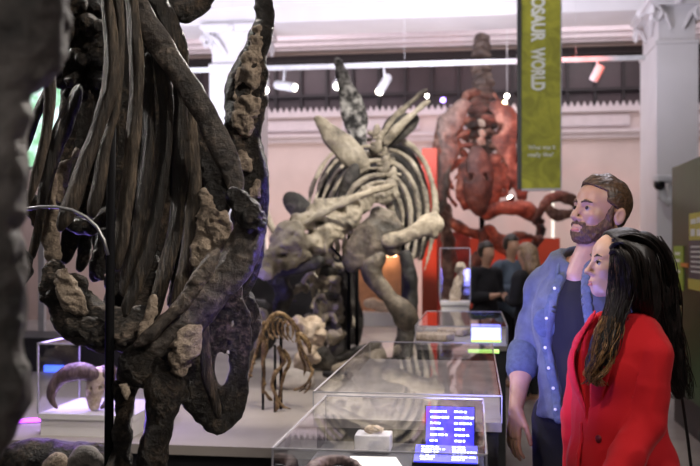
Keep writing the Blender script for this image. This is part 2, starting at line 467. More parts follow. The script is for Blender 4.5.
def pillar(name, u, v, hw, label, hv=None):
    hv = hv or hw
    t = thing(name, RM(u, v, 0), label, 'pillar')
    m = MB(); m.rbox(u-hw, u+hw, v-hv, v+hv, .5, 4.3)
    m.build('shaft', M['white'], t)
    m = MB(); m.rbox(u-hw-.08, u+hw+.08, v-hv-.08, v+hv+.08, 0, .36, .01); m.rbox(u-hw-.04, u+hw+.04, v-hv-.04, v+hv+.04, .36, .5, .02)
    m.build('base', M['white'], t)
    m = MB(); capital(m, u, v, hw, 4.25, 4.87, hv); m.build('capital', M['white'], t)
    return t
pr = toroom(W(677.5, 0, 11.8)); hwp = .36
pillar('stone_pillar', pr[0], pr[1]+.6, .262, 'white square pillar with leafy capital behind the green panel at right', .6)
pl = toroom(W(233, 0, 13.3))
pillar('stone_pillar', pl[0], 13.3, hwp, 'white square pillar with leafy capital behind the dark tall bone at left')

# ---- lighting track and its spotlights
vt = 11.75; zr = 3.97
tr = thing('lighting_track', RM(0, vt, zr), 'long white lighting track spanning the hall in front of the gallery window', 'light track')
ul = on_v(180, 70, vt); ur = on_v(645, 60, vt); ul = toroom(ul)[0]; ur = toroom(ur)[0]
MB().rbox(ul, ur, vt-.02, vt+.02, zr-.03, zr+.03).build('rail', M['metal'], tr)
m = MB()
for q in (.12, .5, .86):
    u = ul+(ur-ul)*q; m.rbox(u-.0015, u+.0015, vt-.0015, vt+.0015, zr+.03, ZC)
m.build('suspension_wire', M['metal'], tr)
def spot(x, y, dirv, L, label, glow=True, name='track_spotlight'):
    p = on_v(x, y, vt); top = p.copy(); top[2] = zr-.03
    t = thing(name, p, label, 'spotlight', 'white spotlights on the lighting track')
    d = Vector(dirv).normalized(); c = Vector(p)
    MB().tube([c-d*L*.5, c-d*L*.42, c+d*L*.42, c+d*L*.5], [.045, .06, .06, .055], 16).build('lamp_housing', M['metal'], t, True)
    MB().tube([top, c-d*L*.1], .016, 8).build('bracket', M['metal'], t, True)
    MB().tube([c+d*L*.5, c+d*(L*.5+.012)], [.045, .044], 16).build('lens', M['lamp'] if glow else M['darkgrey'], t, True)
    return t
spot(265, 85, (.1, -.75, -.7), .26, 'leftmost track spotlight aimed forward with a glowing lens', True)
spot(285, 86, (.85, -.5, -.22), .32, 'track spotlight lying nearly level beside the leftmost one', True)
spot(384, 84, (-.45, -.5, -.8), .30, 'track spotlight tilted down left above the plated skeleton', True)
spot(597, 73, (-.35, .3, -.8), .22, 'small track spotlight between green banner and right pillar', False)
spot(337, 85, (0, -.9, -.35), .18, 'short track spotlight behind the tall back plate of the skeleton', True)
def bulb(x, y, D, r, label, col=(1, .95, .85), s=25, n='gallery_lamp'):
    o = MB().ball(W(x, y, D), r, sub=2).build(n, emit('bulb_glow', col, s), None, True)
    props(o, label, 'lamp'); return recentre(o)
bulb(427, 96, 16.6, .032, 'tiny round gallery lamp just right of the skeleton back spikes')
bulb(507, 96, 16.6, .038, 'tiny round gallery lamp beside the left edge of the green banner')
bulb(505, 102.5, 16.6, .045, 'flat warm gallery lamp under the round one by the banner', (1, .8, .45), 9)
bulb(443, 100, 16.6, .05, 'small violet gallery lamp left of the red skeleton', (.4, .25, 1), 6)
cl = thing('cluster_lamp', W(508, 178, 14.5), 'cluster of small bright globes between red skeleton and green banner', 'lamp')
for x, y in ((508, 157), (504, 163), (508.5, 166), (503.5, 171), (510, 173), (507, 175)):
    o = MB().ball(W(x, y, 14.5), .035, sub=2).build('globe', M['lamp'], cl, True)
MB().tube([W(507, 178, 14.55), W(507, 120, 14.55), W(507, -30, 14.55)], .008, 6).build('stem', M['metal'], cl, True)
bulb(511, 199, 13.6, .05, 'single bright lamp under the globe cluster behind the red skeleton')

# ---- green hanging banner
Mg, nt, b = mat('banner_green')
tc = nd(nt, 'ShaderNodeTexCoord'); n = nd(nt, 'ShaderNodeTexNoise', Scale=4.5, Detail=4.0, Distortion=1.6); nt.links.new(tc.outputs['Object'], n.inputs['Vector'])
r = nd(nt, 'ShaderNodeValToRGB'); e = r.color_ramp.elements; e[0].position = .38; e[0].color = (.30, .30, .02, 1); e[1].position = .62; e[1].color = (.46, .45, .035, 1)
nt.links.new(n.outputs['Fac'], r.inputs[0]); nt.links.new(r.outputs[0], b.inputs['Base Color']); b.inputs['Roughness'].default_value = .6
DB = 9.5; bp = W(540, 188, DB); bu, bv = toroom(bp); 
ub0 = toroom(on_v(521.5, 188, bv))[0]; ub1 = toroom(on_v(560.5, 188, bv))[0]; zb0 = 2.20; zb1 = 5.3
bn = thing('hanging_banner', RM((ub0+ub1)/2, bv, zb0), 'tall green hanging banner with white vertical lettering', 'banner')
MB().rbox(ub0, ub1, bv, bv+.05, zb0, zb1).build('panel', Mg, bn)
MB().rbox(ub0-.045, ub0, bv-.02, bv+.08, zb0-.01, zb1).build('side_frame', M['black'], bn, label='black edge strip')
MB().rbox(ub0, ub1, bv-.005, bv+.055, zb0-.025, zb0).build('bottom_bar', M['edge'], bn)
MB().rbox(ub1, ub1+.012, bv-.005, bv+.055, zb0, zb1).build('edge_trim', M['edge'], bn)
M['letter'] = simple('white_lettering', (.85, .86, .8), .6, namp=.02)
def text(body, h, width, origin, R, parent, matl, name='lettering', off=.0, ext=.002):
    cu = bpy.data.curves.new('t', 'FONT'); cu.body = body; cu.size = 1.0; cu.offset = off; cu.extrude = .01
    o = bpy.data.objects.new('t', cu); COL.objects.link(o); bpy.context.view_layer.update()
    dg = bpy.context.evaluated_depsgraph_get(); me = bpy.data.meshes.new_from_object(o.evaluated_get(dg)); bpy.data.objects.remove(o)
    n = len(me.vertices); c = np.empty(n*3); me.vertices.foreach_get('co', c); c = c.reshape(-1, 3)
    lo, hi = c.min(0), c.max(0); sx = width/(hi[0]-lo[0]) if width else h/(hi[1]-lo[1]); sy = h/(hi[1]-lo[1])
    c = (c-[lo[0], lo[1], 0])*[sx, sy, ext/.01]
    me.vertices.foreach_set('co', c.ravel()); me.transform(Matrix.Translation(Vector([float(q) for q in origin])) @ R.to_4x4())
    return link_mesh(name, me, matl, parent, False)
RF = Matrix.Rotation(-A, 3, 'Z') @ Matrix.Rotation(math.pi/2, 3, 'X')          # upright, facing the visitor
RD = RF @ Matrix.Rotation(-math.pi/2, 3, 'Z')                                   # running downward
px = DB/F
text('DINOSAUR', 14*px, 69*px, RM(toroom(on_v(531, 0, bv))[0], bv-.004, CZ+(HZ+27)*px), RD, bn, M['letter'], off=.045)
text('WORLD', 14*px, 43*px, RM(toroom(on_v(531, 0, bv))[0], bv-.004, CZ+(HZ-47.5)*px), RD, bn, M['letter'], off=.045)
text('What was it', 4.6*px, 27*px, RM(toroom(on_v(528, 0, bv))[0], bv-.004, CZ+(HZ-149.5)*px), RF, bn, M['letter'], off=.01)
text('really like?', 5.6*px, 25*px, RM(toroom(on_v(528, 0, bv))[0], bv-.004, CZ+(HZ-158)*px), RF, bn, M['letter'], off=.01)

# ---- wall corner edge built as a glowing strip, then red scenery
o = MB().rbox(*[toroom(on_v(x, 200, 15.5))[0] for x in (560.8, 563)], VB-.04, VB, 1.5, 3.6).build('glowing_strip', emit('strip_glow', (1, .93, .8), 1.0))
props(recentre(o), 'thin upright glowing strip under the right edge of the green banner', 'light')
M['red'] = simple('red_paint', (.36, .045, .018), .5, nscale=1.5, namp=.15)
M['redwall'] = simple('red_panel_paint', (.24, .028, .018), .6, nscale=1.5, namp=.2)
def vbox(name, x0, x1, y0, y1, D, dep, mt, label, cat, z0=None):
    v = toroom(W((x0+x1)/2, 0, D))[1]; a = toroom(on_v(x0, 0, v))[0]; b_ = toroom(on_v(x1, 0, v))[0]
    zt_ = on_v((x0+x1)/2, y0, v)[2]; zb_ = on_v((x0+x1)/2, y1, v)[2] if z0 is None else z0
    o = MB().rbox(a, b_, v, v+dep, zb_, zt_, .005).build(name, mt); props(o, label, cat); return recentre(o)
vbox('red_post', 422, 437, 148, 0, 11.6, .2, M['red'], 'tall orange red post right of the plated skeleton', 'post', 0)
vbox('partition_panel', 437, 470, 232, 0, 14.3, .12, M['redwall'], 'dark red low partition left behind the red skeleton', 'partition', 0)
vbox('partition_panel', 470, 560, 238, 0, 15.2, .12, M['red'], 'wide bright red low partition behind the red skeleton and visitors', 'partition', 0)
vbox('wall_sign', 417, 430, 153, 165, 17.0, .05, M['red'], 'small square red sign on the back wall', 'sign')

# ---- green information wall on the right
ug = toroom(W(672, 200, 8.2))[0]; vg1 = toroom(W(672, 200, 8.2))[1]
Mgp, nt, b = mat('panel_deep_green')
tc = nd(nt, 'ShaderNodeTexCoord'); n = nd(nt, 'ShaderNodeTexNoise', Scale=1.2, Detail=3.0); nt.links.new(tc.outputs['Object'], n.inputs['Vector'])
r = nd(nt, 'ShaderNodeValToRGB'); e = r.color_ramp.elements; e[0].position = .35; e[0].color = (.010, .034, .010, 1); e[1].position = .7; e[1].color = (.028, .095, .024, 1)
nt.links.new(n.outputs['Fac'], r.inputs[0]); nt.links.new(r.outputs[0], b.inputs['Base Color']); b.inputs['Roughness'].default_value = .4
ip = thing('information_panel', RM(ug+.04, (vg1+4.2)/2, 0), 'dark green information wall with yellow labels behind the woman', 'display panel')
MB().rbox(ug, ug+.10, 4.2, vg1, .3, 2.30).build('board', Mgp, ip)
MB().rbox(ug+.02, ug+.08, 4.2, vg1, 0, .3).build('plinth', M['black'], ip)
M['yel'] = simple('label_yellow', (.62, .55, .10), .6, namp=.05); M['lime'] = simple('label_lime', (.36, .50, .06), .6, namp=.05)
M['mauve'] = simple('label_mauve', (.12, .09, .10), .6); M['orange'] = simple('label_orange', (.7, .25, .04), .6)
def onpanel(name, x0, x1, ym0, ym1, mt, th=.008, off=0.0):
    a = on_u(x0, ym0, ug); b_ = on_u(x1, ym0, ug); xm = (x0+x1)/2; zt_ = on_u(xm, ym0, ug)[2]; zb_ = on_u(xm, ym1, ug)[2]
    v0, v1 = sorted((toroom(a)[1], toroom(b_)[1]))
    o = MB().rbox(ug-th-off, ug-off, v0, v1, zb_, zt_).build(name, mt, ip)
    return o
onpanel('label', 674.5, 684, 246, 290, M['lime']); onpanel('marker', 682, 689, 263, 267, M['orange'], .012)
onpanel('label', 690, 712, 212, 240, M['yel']); onpanel('label', 690, 712, 240, 280, M['mauve']); onpanel('label', 689, 712, 280, 291, M['yel'])
for k, (x0, x1, y0, y1) in enumerate([(692, 697, 219, 224), (692, 696, 229, 236), (698, 703, 217, 223), (698, 703, 229, 236), (676, 681, 252, 255), (676, 681, 259, 262), (676, 681, 270, 273)]+[(692, 702, 246+i*5, 247.6+i*5) for i in range(6)]):
    onpanel('lettering', x0, x1, y0, y1, M['letter'], .011)
# round the security camera on the pillar
sc_c = W(660, 184, 10.95)
cm = thing('security_camera', sc_c+np.array([0, 0, -.2]), 'white dome security camera on the right pillar', 'security camera')
MB().box(sc_c+np.array([.06, 0, .06]), (.26, .2, .09), bev=.02).build('housing', M['metal'], cm, True)
MB().ball(sc_c+np.array([-.02, -.04, -.01]), .07, sub=3).build('dome', simple('smoked_dome', (.01, .01, .01), .1), cm, True)
m = MB(); m.tube([sc_c+np.array(q) for q in ((.02, 0, 0), (.03, 0, -.16), (.10, 0, -.24), (.16, 0, -.16), (.14, 0, 0))], [.035, .06, .05, .06, .04], 10)
m.build('bracket', M['metal'], cm, True)

# ---- platforms
vf = toroom(W(200, 446, 4.64))[1]
o = thing('display_platform', RM(-4, 8, 0), 'long low platform with pale grey deck carrying the far skeletons', 'platform')
MB().rbox(-9, -.70, vf, 12.0, .50, .55).rbox(-.70, -.42, 4.75, 11.2, .50, .55).build('deck', M['deck'], o)
MB().rbox(-9, -.72, vf+.03, 11.97, 0, .50).rbox(-.72, -.44, 4.78, 11.17, 0, .50).build('riser', M['black'], o)
o = MB().rbox(-5, -.95, 2.0, vf-.35, 0, .36, .01).build('display_platform', M['black']); props(recentre(o), 'black platform under the large dark skeleton in front', 'platform')
o = thing('dark_cabinet', RM(-4.2, 7.4, .55), 'dark cabinet at far left behind the horned skull case', 'cabinet')
a = W(20, 343, 7.0); 
MB().rbox(-4.9, -2.6, 7.0, 7.6, .55, .83, .01).build('body', M['darkgrey'], o)
MB().rbox(toroom(on_v(44, 370, 6.97))[0], toroom(on_v(63, 370, 6.97))[0], 6.97, 7.0, .555, .605).build('screen_strip', emit('blue_glow', (.05, .12, 1), 2.5), o)
# bright green and white screen seen between the ribs
s = thing('lit_screen', W(45, 170, 8.5), 'bright green and white lit screen far behind the ribs', 'screen')
Ms = bpy.data.materials.new('lit_screen_picture'); Ms.use_nodes = True; nt = Ms.node_tree; b = nt.nodes['Principled BSDF']
tc = nd(nt, 'ShaderNodeTexCoord'); n = nd(nt, 'ShaderNodeTexNoise', Scale=5.0, Detail=3.0); nt.links.new(tc.outputs['Object'], n.inputs['Vector'])
r = nd(nt, 'ShaderNodeValToRGB'); e = r.color_ramp.elements; e[0].position = .42; e[0].color = (.25, .55, .32, 1); e[1].position = .6; e[1].color = (.8, 1.0, 1.0, 1)
nt.links.new(n.outputs['Fac'], r.inputs[0]); nt.links.new(r.outputs[0], b.inputs['Emission Color']); b.inputs['Emission Strength'].default_value = 1.1; b.inputs['Base Color'].default_value = (.02, .02, .02, 1)
vs_ = toroom(W(45, 100, 8.5))[1]; us0 = toroom(on_v(18, 100, vs_))[0]; us1 = toroom(on_v(60, 100, vs_))[0]
MB().rbox(us0, us1, vs_, vs_+.03, CZ+82/F*8.5, CZ+165/F*8.5).build('display', Ms, s)
MB().rbox(us0-.03, us1+.03, vs_+.03, vs_+.1, CZ+79/F*8.5, CZ+168/F*8.5).build('casing', M['darkgrey'], s)
MB().rbox((us0+us1)/2-.03, (us0+us1)/2+.03, vs_+.04, vs_+.09, .55, CZ+79/F*8.5).build('stand', M['metal'], s)

# ---- acrylic display cases
def vitrine(name, u0, u1, v0, v1, zd, zt_, label, matp=None, deck=None, z0=0.0, cat='display case', glow=None):
    t = thing(name, RM((u0+u1)/2, (v0+v1)/2, z0), label, cat)
    if zd-z0 > .1: MB().rbox(u0+.01, u1-.01, v0+.01, v1-.01, z0, zd-.03).build('plinth', matp or M['darkgrey'], t)
    MB().rbox(u0, u1, v0, v1, zd-.03 if zd-z0 > .1 else z0, zd).build('deck', deck or M['case_deck'], t)
    th = .006; m = MB()
    m.rbox(u0, u1, v0, v1, zt_-th, zt_)
    m.rbox(u0, u0+th, v0, v1, zd, zt_-th); m.rbox(u1-th, u1, v0, v1, zd, zt_-th)
    m.rbox(u0+th, u1-th, v0, v0+th, zd, zt_-th); m.rbox(u0+th, u1-th, v1-th, v1, zd, zt_-th)
    g = m.build('glass_cover', M['glass'], t)
    e = .0022 if v0 < 4 else (.0045 if name == 'skull_case' else .003); m = MB()
    for (a, b_) in ((u0, v0), (u1, v0), (u0, v1), (u1, v1)): m.rbox(a-e, a+e, b_-e, b_+e, zd, zt_+e)
    for z in (zt_,):
        m.rbox(u0, u1, v0-e, v0+e, z-e, z+e); m.rbox(u0, u1, v1-e, v1+e, z-e, z+e)
        m.rbox(u0-e, u0+e, v0, v1, z-e, z+e); m.rbox(u1-e, u1+e, v0, v1, z-e, z+e)
    m.build('glass_edge', M['edge'], g)
    return t
NC = vitrine('display_case', -.49, .027, 2.153, 2.95, .93, 1.08, 'nearest low acrylic case with a lit blue text screen inside', deck=M['darkgrey'])
MC = vitrine('display_case', -.545, .088, 3.02, 4.68, .99, 1.08, 'middle low acrylic case left of the man, empty grey deck reflecting the hall')
TC = vitrine('display_case', -.37, .20, 5.66, 7.0, .96, 1.08, 'far low acrylic case with pale slabs and a glowing label')
# tall slim case further back
v8 = toroom(W(455, 300, 8.0))[1]; ta, tb = [toroom(on_v(x, 300, v8))[0] for x in (440, 470)]
TT = vitrine('tall_display_case', ta, tb, v8, v8+.27, 1.09, 1.57, 'small upright acrylic case on a white base beside the red post', matp=M['white'], deck=M['white'])
# horned skull case on the platform at left
vl = toroom(W(84, 437, 4.86))[1]; la, lb = [toroom(on_v(x, 437, vl))[0] for x in (38, 133)]
SK = vitrine('skull_case', la, lb, vl, vl+.52, .67, 1.05, 'lavender lit acrylic case holding a horned skull on the platform', matp=M['white'], deck=M['white'], z0=.55)
VIEW = np.array([0, 1.0, 0])
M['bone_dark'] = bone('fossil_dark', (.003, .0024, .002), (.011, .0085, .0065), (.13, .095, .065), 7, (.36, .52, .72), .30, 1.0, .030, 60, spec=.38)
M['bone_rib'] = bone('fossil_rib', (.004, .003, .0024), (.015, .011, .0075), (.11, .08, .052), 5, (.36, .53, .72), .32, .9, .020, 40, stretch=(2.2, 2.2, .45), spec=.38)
M['bone_tan'] = bone('fossil_spongy_tan', (.10, .075, .055), (.30, .235, .175), (.50, .41, .32), 9, (.30, .48, .68), .7, 1.0, .03, 70)
M['bone_mid'] = bone('fossil_polished', (.012, .0095, .008), (.055, .044, .036), (.22, .175, .135), 5, (.34, .52, .74), .32, .7, .018, 40, spec=.45)
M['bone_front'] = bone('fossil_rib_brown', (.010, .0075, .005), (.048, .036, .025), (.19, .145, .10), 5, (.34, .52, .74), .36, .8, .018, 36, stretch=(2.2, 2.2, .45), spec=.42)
M['bone_stegmid'] = bone('fossil_plated_brown', (.022, .018, .014), (.10, .08, .06), (.30, .25, .19), 3, (.34, .52, .72), .4, .7, .03, 9)
M['bone_mottled'] = bone('fossil_mottled_plate', (.015, .014, .014), (.22, .21, .20), (.62, .60, .57), 6, (.40, .50, .62), .5, 1.0, .04, 12)
M['bone_plate'] = bone('fossil_breastplate', (.012, .010, .009), (.04, .033, .026), (.22, .17, .13), 6, (.40, .50, .68), .5, 1.0, .03, 45, stretch=(1, 1, 2.2))
M['bone_fore'] = bone('fossil_foreground', (.05, .045, .042), (.11, .095, .085), (.26, .23, .21), 5, (.34, .5, .7), .5, .8, .02, 14)
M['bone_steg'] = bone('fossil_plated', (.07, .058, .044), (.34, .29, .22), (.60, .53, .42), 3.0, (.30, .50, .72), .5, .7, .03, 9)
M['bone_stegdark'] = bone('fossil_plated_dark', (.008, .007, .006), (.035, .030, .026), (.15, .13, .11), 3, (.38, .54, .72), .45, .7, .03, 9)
M['bone_gold'] = bone('fossil_golden', (.03, .017, .008), (.15, .09, .042), (.42, .29, .15), 14, (.32, .5, .68), .45, .6, .006, 60)
M['bone_red'] = bone('fossil_brown_red', (.03, .012, .008), (.16, .07, .045), (.42, .26, .18), 3, (.36, .52, .7), .5, .6, .03, 8)

def B(name, pts, D, mt, parent, flat=.6, vox=.006, disp=None, k=.01, n=5, label=None, subs=None, extra=None, ax=VIEW, sm=1, rag=None):
    if name == 'spongy_core' and parent is not None: D = D+.016; pts = [tuple(p[:2])+(p[2]*1.12,) if len(p) == 3 else p for p in pts]; rag = (.015, 20); flat = .55
    s = S(k=k); L = []
    rs_ = .74 if (parent is not None and parent.name == 'dinosaur_skeleton.001' and name in ('rib', 'vertebra')) else (.8 if mt.name == 'fossil_golden' else 1.0)
    for p in pts:
        d = p[3] if len(p) > 3 else D
        L.append((W(p[0], p[1], d), p[2]/F*d*rs_))
    s.chain(L, flat, ax, wld=True, n=n)
    if extra:
        for q in extra:                       # (x, y, r px, D, rz)  lumps
            d = q[3] if len(q) > 3 else D; s.ell(W(q[0], q[1], d), np.array([q[2]/F*d, q[2]/F*d*.7, (q[4] if len(q) > 4 else q[2])/F*d]), wld=True)
    if subs:
        for q in subs:
            d = q[3] if len(q) > 3 else D; s.ell(W(q[0], q[1], d), np.array([q[2]/F*d, .5*D*.15+.03, (q[4] if len(q) > 4 else q[2])/F*d]), sub=True, wld=True)
    if rag is None and D < 3.6 and vox <= .006: rag = (.009, 15) if mt.name in ('fossil_spongy_tan', 'fossil_breastplate') else ((.0025, (12, 12, 5)) if mt.name in ('fossil_rib', 'fossil_rib_brown', 'fossil_polished') else (.007, 13))
    if rag: s.fn(rag_fn(rag[0], rag[1], 4))
    if disp is None: disp = [(.006*D/3, 9*3/D, 3, 'n'), (.0025*D/3, 34*3/D, 2, 'ridge')]
    return sculpt(name, s, mt, vox, parent, disp, sm, label=label)

# =============================================================== the big dark skeleton in front
SKL = thing('dinosaur_skeleton', (-.75, 3.0, .36), 'huge dark glossy dinosaur skeleton filling the left foreground', 'skeleton')
RB = [
 # front row of ribs
 ([(104,-22,8),(108,8,8.5),(112,50,8.5),(109,92,8.5),(97,130,8.5),(83,170,9),(72,202,9.5),(61,226,6)], 2.86),
 ([(116,-22,6),(119,20,6.5),(119,60,7),(114,108,7),(105,150,6.5),(99,186,7.5),(92,212,6)], 2.90),
 ([(128,-22,9),(134,30,9.5),(137,70,9.5),(134,125,9),(128,185,8.5),(122,235,8),(117,268,5)], 2.92),
 ([(146,60,7),(149,120,8),(146,170,8),(139,220,8),(130,262,8),(124,292,6)], 2.98),
 ([(158,40,7),(166,100,8),(165,150,8),(158,205,8),(148,250,8),(136,285,8),(124,314,6)], 2.96),
 ([(170,40,8),(179,100,9),(181,160,9),(178,210,9),(170,255,9),(160,292,8),(150,320,6)], 3.02),
 ([(186,100,7),(192,160,8),(193,215,8.5),(187,258,8.5),(179,295,8),(172,322,6)], 3.04),
 ([(196,150,6),(203,200,7),(203,240,8),(197,275,7),(190,300,5)], 3.10),
 # left, thinner
 ([(42,30,4),(47,62,5),(50,98,5.5),(45,140,4.5),(37,172,4.5),(29,202,3.5)], 2.78),
 ([(78,92,7),(66,122,8),(55,150,7.5),(47,180,6),(42,208,5),(37,235,4.5),(31,258,3)], 3.05),
 ([(52,85,5),(40,108,5.5),(30,130,5),(22,150,4)], 3.1),
]
for i, (pts, D) in enumerate(RB):
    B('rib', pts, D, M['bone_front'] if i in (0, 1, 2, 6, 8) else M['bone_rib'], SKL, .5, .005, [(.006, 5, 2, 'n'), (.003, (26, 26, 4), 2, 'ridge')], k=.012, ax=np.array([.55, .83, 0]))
# far-side ribs, deep inside the chest
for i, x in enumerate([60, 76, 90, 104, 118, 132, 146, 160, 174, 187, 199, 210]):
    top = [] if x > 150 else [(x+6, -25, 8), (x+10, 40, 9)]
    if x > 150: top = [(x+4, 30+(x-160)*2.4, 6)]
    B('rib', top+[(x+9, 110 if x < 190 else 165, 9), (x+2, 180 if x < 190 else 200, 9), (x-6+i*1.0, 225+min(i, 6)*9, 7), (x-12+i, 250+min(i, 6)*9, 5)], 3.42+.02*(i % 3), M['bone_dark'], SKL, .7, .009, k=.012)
# spine lumps and tangled processes behind
rng = random.Random(3)
s_pts = [(66, 28), (78, 20), (92, 26), (70, 44), (84, 42), (62, 58), (76, 60), (92, 58), (70, 76), (86, 78), (98, 44), (98, 84), (60, 78), (76, 94), (58, 12), (92, 6), (74, 4)]
for i, (x, y) in enumerate(s_pts):
    dD = 3.22+rng.uniform(-.06, .06); a = rng.uniform(0, 3.1)
    B('vertebra', [(x-7*math.cos(a), y-7*math.sin(a), 5.5), (x, y, 8.5), (x+8*math.cos(a), y+8*math.sin(a), 4)], dD, M['bone_dark'], SKL, .9, .006,
      [(.014, 18, 3, 'ridge')], extra=[(x+rng.uniform(-6, 6), y+rng.uniform(-6, 6), 5, dD-.03)])
# broad blades crossing the upper right of the chest
B('shoulder_blade', [(134,-8,8),(144,18,10),(160,44,11),(176,68,10),(195,98,11),(213,130,11),(226,158,10),(234,180,8),(236,190,5)], 2.92, M['bone_mid'], SKL, .34, .006,
  [(.006, 7, 3, 'n'), (.003, (10, 10, 22), 2, 'ridge')])
B('shoulder_blade', [(150,28,6),(160,60,8),(172,85,9),(184,105,10),(197,132,11),(210,160,12),(218,185,11),(224,208,8)], 3.05, M['bone_dark'], SKL, .4, .006)
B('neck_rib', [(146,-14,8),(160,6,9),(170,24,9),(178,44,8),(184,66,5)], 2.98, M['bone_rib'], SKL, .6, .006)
B('neck_rib', [(160,-4,9),(176,8,10),(190,8,11),(204,-2,9),(216,-14,7)], 3.05, M['bone_dark'], SKL, .7, .006)
# tall upright bone with pale spongy core
big = B('pelvic_blade', [(262,-18,8),(263,8,9),(262,26,9.5),(255,48,11),(249,72,15),(244,98,19),(243,122,19),(246,150,17),(250,180,15),(250,205,15),(246,232,15),(240,252,13)], 3.05, M['bone_dark'], SKL, .55, .006,
  [(.010, 9, 3, 'n'), (.004, 26, 2, 'ridge')], extra=[(267, 30, 4), (262, 100, 6), (228, 112, 5)])
B('spongy_core', [(258,30,2.5),(255,46,4),(251,64,6),(247,84,8),(248,104,8.5),(244,120,7),(246,132,3)], 3.005, M['bone_tan'], SKL, .5, .005, [(.010, 22, 3, 'ridge'), (.004, 60, 2, 'n')])
B('spongy_core', [(245,154,3),(244,163,4.5),(246,172,2)], 3.0, M['bone_tan'], SKL, .5, .005, [(.006, 30, 2, 'ridge')])
B('spongy_core', [(248,186,1.5),(250,195,3),(254,192,3),(257,183,1)], 3.0, M['bone_tan'], SKL, .5, .005, [(.006, 30, 2, 'ridge')])
# long bone sweeping down to the knob
B('upper_arm_bone', [(253,214,9),(249,232,15),(240,254,17),(226,276,16),(208,298,16),(190,318,17),(172,336,17),(154,350,17),(140,362,16),(131,374,14),(128,384,10)], 2.90, M['bone_mid'], SKL, .7, .006,
  [(.012, 8, 3, 'n'), (.004, 26, 2, 'ridge')], extra=[(226, 204, 8), (214, 214, 7)])
B('limb_ridge', [(216,252,4),(205,272,6),(192,290,6),(178,308,6),(165,320,5),(150,335,5),(135,346,3)], 2.83, M['bone_mid'], SKL, .7, .005, [(.006, 10, 3, 'n'), (.003, 30, 2, 'ridge')])
B('joint_head', [(236,196,8),(242,206,10),(250,214,11),(256,226,9)], 2.84, M['bone_dark'], SKL, .9, .005, [(.014, 22, 3, 'ridge')])
B('spongy_core', [(203,214,5),(212,224,12),(216,238,14),(208,254,12),(202,266,5)], 2.97, M['bone_tan'], SKL, .5, .005, [(.014, 14, 3, 'ridge'), (.004, 55, 2, 'n')])
B('spongy_core', [(196,328,3),(190,338,7),(184,350,9),(180,362,7),(176,370,3)], 2.80, M['bone_tan'], SKL, .5, .005, [(.010, 20, 3, 'ridge')])
B('spongy_core', [(205,190,2),(206,205,4),(207,220,5)], 3.0, M['bone_tan'], SKL, .6, .005, [(.008, 24, 2, 'ridge')])
B('splint_bone', [(155,298,3),(151,314,4),(145,330,4),(139,344,2)], 2.84, M['bone_tan'], SKL, .6, .005, [(.004, 20, 2, 'n')])
# breast plate
B('breastplate', [(54,272,12),(60,288,18),(70,304,24),(88,320,24),(108,328,21),(128,328,18),(146,322,12)], 2.98, M['bone_plate'], SKL, .42, .006,
  [(.012, 9, 3, 'n'), (.007, 26, 3, 'ridge')], subs=[(118, 276, 34, 2.98, 32)])
B('spongy_core', [(66,272,4),(66,288,7),(72,302,8),(80,312,5)], 2.92, M['bone_tan'], SKL, .5, .005, [(.012, 26, 3, 'ridge')])
B('spongy_core', [(72,324,6),(90,331,9),(110,334,8),(130,332,6)], 2.915, M['bone_plate'], SKL, .5, .005, [(.012, 22, 3, 'ridge')])
B('collar_bone', [(52,176,4),(50,200,6),(50,222,9),(50,240,9),(54,256,6)], 3.1, M['bone_tan'], SKL, .6, .006, [(.010, 20, 3, 'ridge')])
B('collar_bone', [(78,150,4),(68,166,5),(60,182,5),(57,198,4)], 3.12, M['bone_tan'], SKL, .6, .006, [(.010, 20, 3, 'ridge')])
B('collar_bone', [(20,196,8),(28,202,9),(36,210,8),(38,224,5)], 3.1, M['bone_dark'], SKL, .6, .006)
B('collar_bone', [(14,245,6),(22,256,7),(25,272,7),(20,288,4)], 2.6, M['bone_dark'], SKL, .6, .006)
B('throat_bone', [(104,232,4),(101,246,5),(98,262,7),(99,272,8),(103,280,5)], 3.1, M['bone_dark'], SKL, .8, .006)
B('throat_bone', [(70,222,5),(84,226,8),(98,222,9),(112,214,7)], 3.2, M['bone_dark'], SKL, .8, .006)
B('breast_bone', [(150,262,7),(146,284,12),(140,304,13),(146,322,11),(160,330,7)], 3.08, M['bone_plate'], SKL, .6, .006, [(.014, 16, 3, 'ridge')])
B('breast_bone', [(124,262,6),(120,285,9),(114,308,10)], 3.12, M['bone_dark'], SKL, .6, .006, [(.012, 20, 3, 'ridge')])
# elbow and the two shanks
B('elbow_joint', [(136,372,14),(140,366,20),(152,372,14),(166,378,11)], 2.88, M['bone_dark'], SKL, .85, .006, [(.010, 14, 3, 'n'), (.004, 40, 2, 'ridge')])
B('foreleg_bone', [(124,390,12),(125,400,11),(124,420,9.5),(121,445,10),(117,475,12),(116,520,13),(116,570,14),(108,618,20)], 2.9, M['bone_dark'], SKL, .85, .006)
B('foreleg_bone', [(162,372,12),(166,388,18),(163,404,15),(158,430,13),(152,465,14),(148,520,15),(146,570,17),(140,622,24)], 2.84, M['bone_dark'], SKL, .85, .006, extra=[(182, 395, 7), (150, 388, 7)])
B('spongy_core', [(125,384,2),(126,390,3.5),(128,395,2)], 2.82, M['bone_tan'], SKL, .5, .005, [(.004, 40, 2, 'n')])
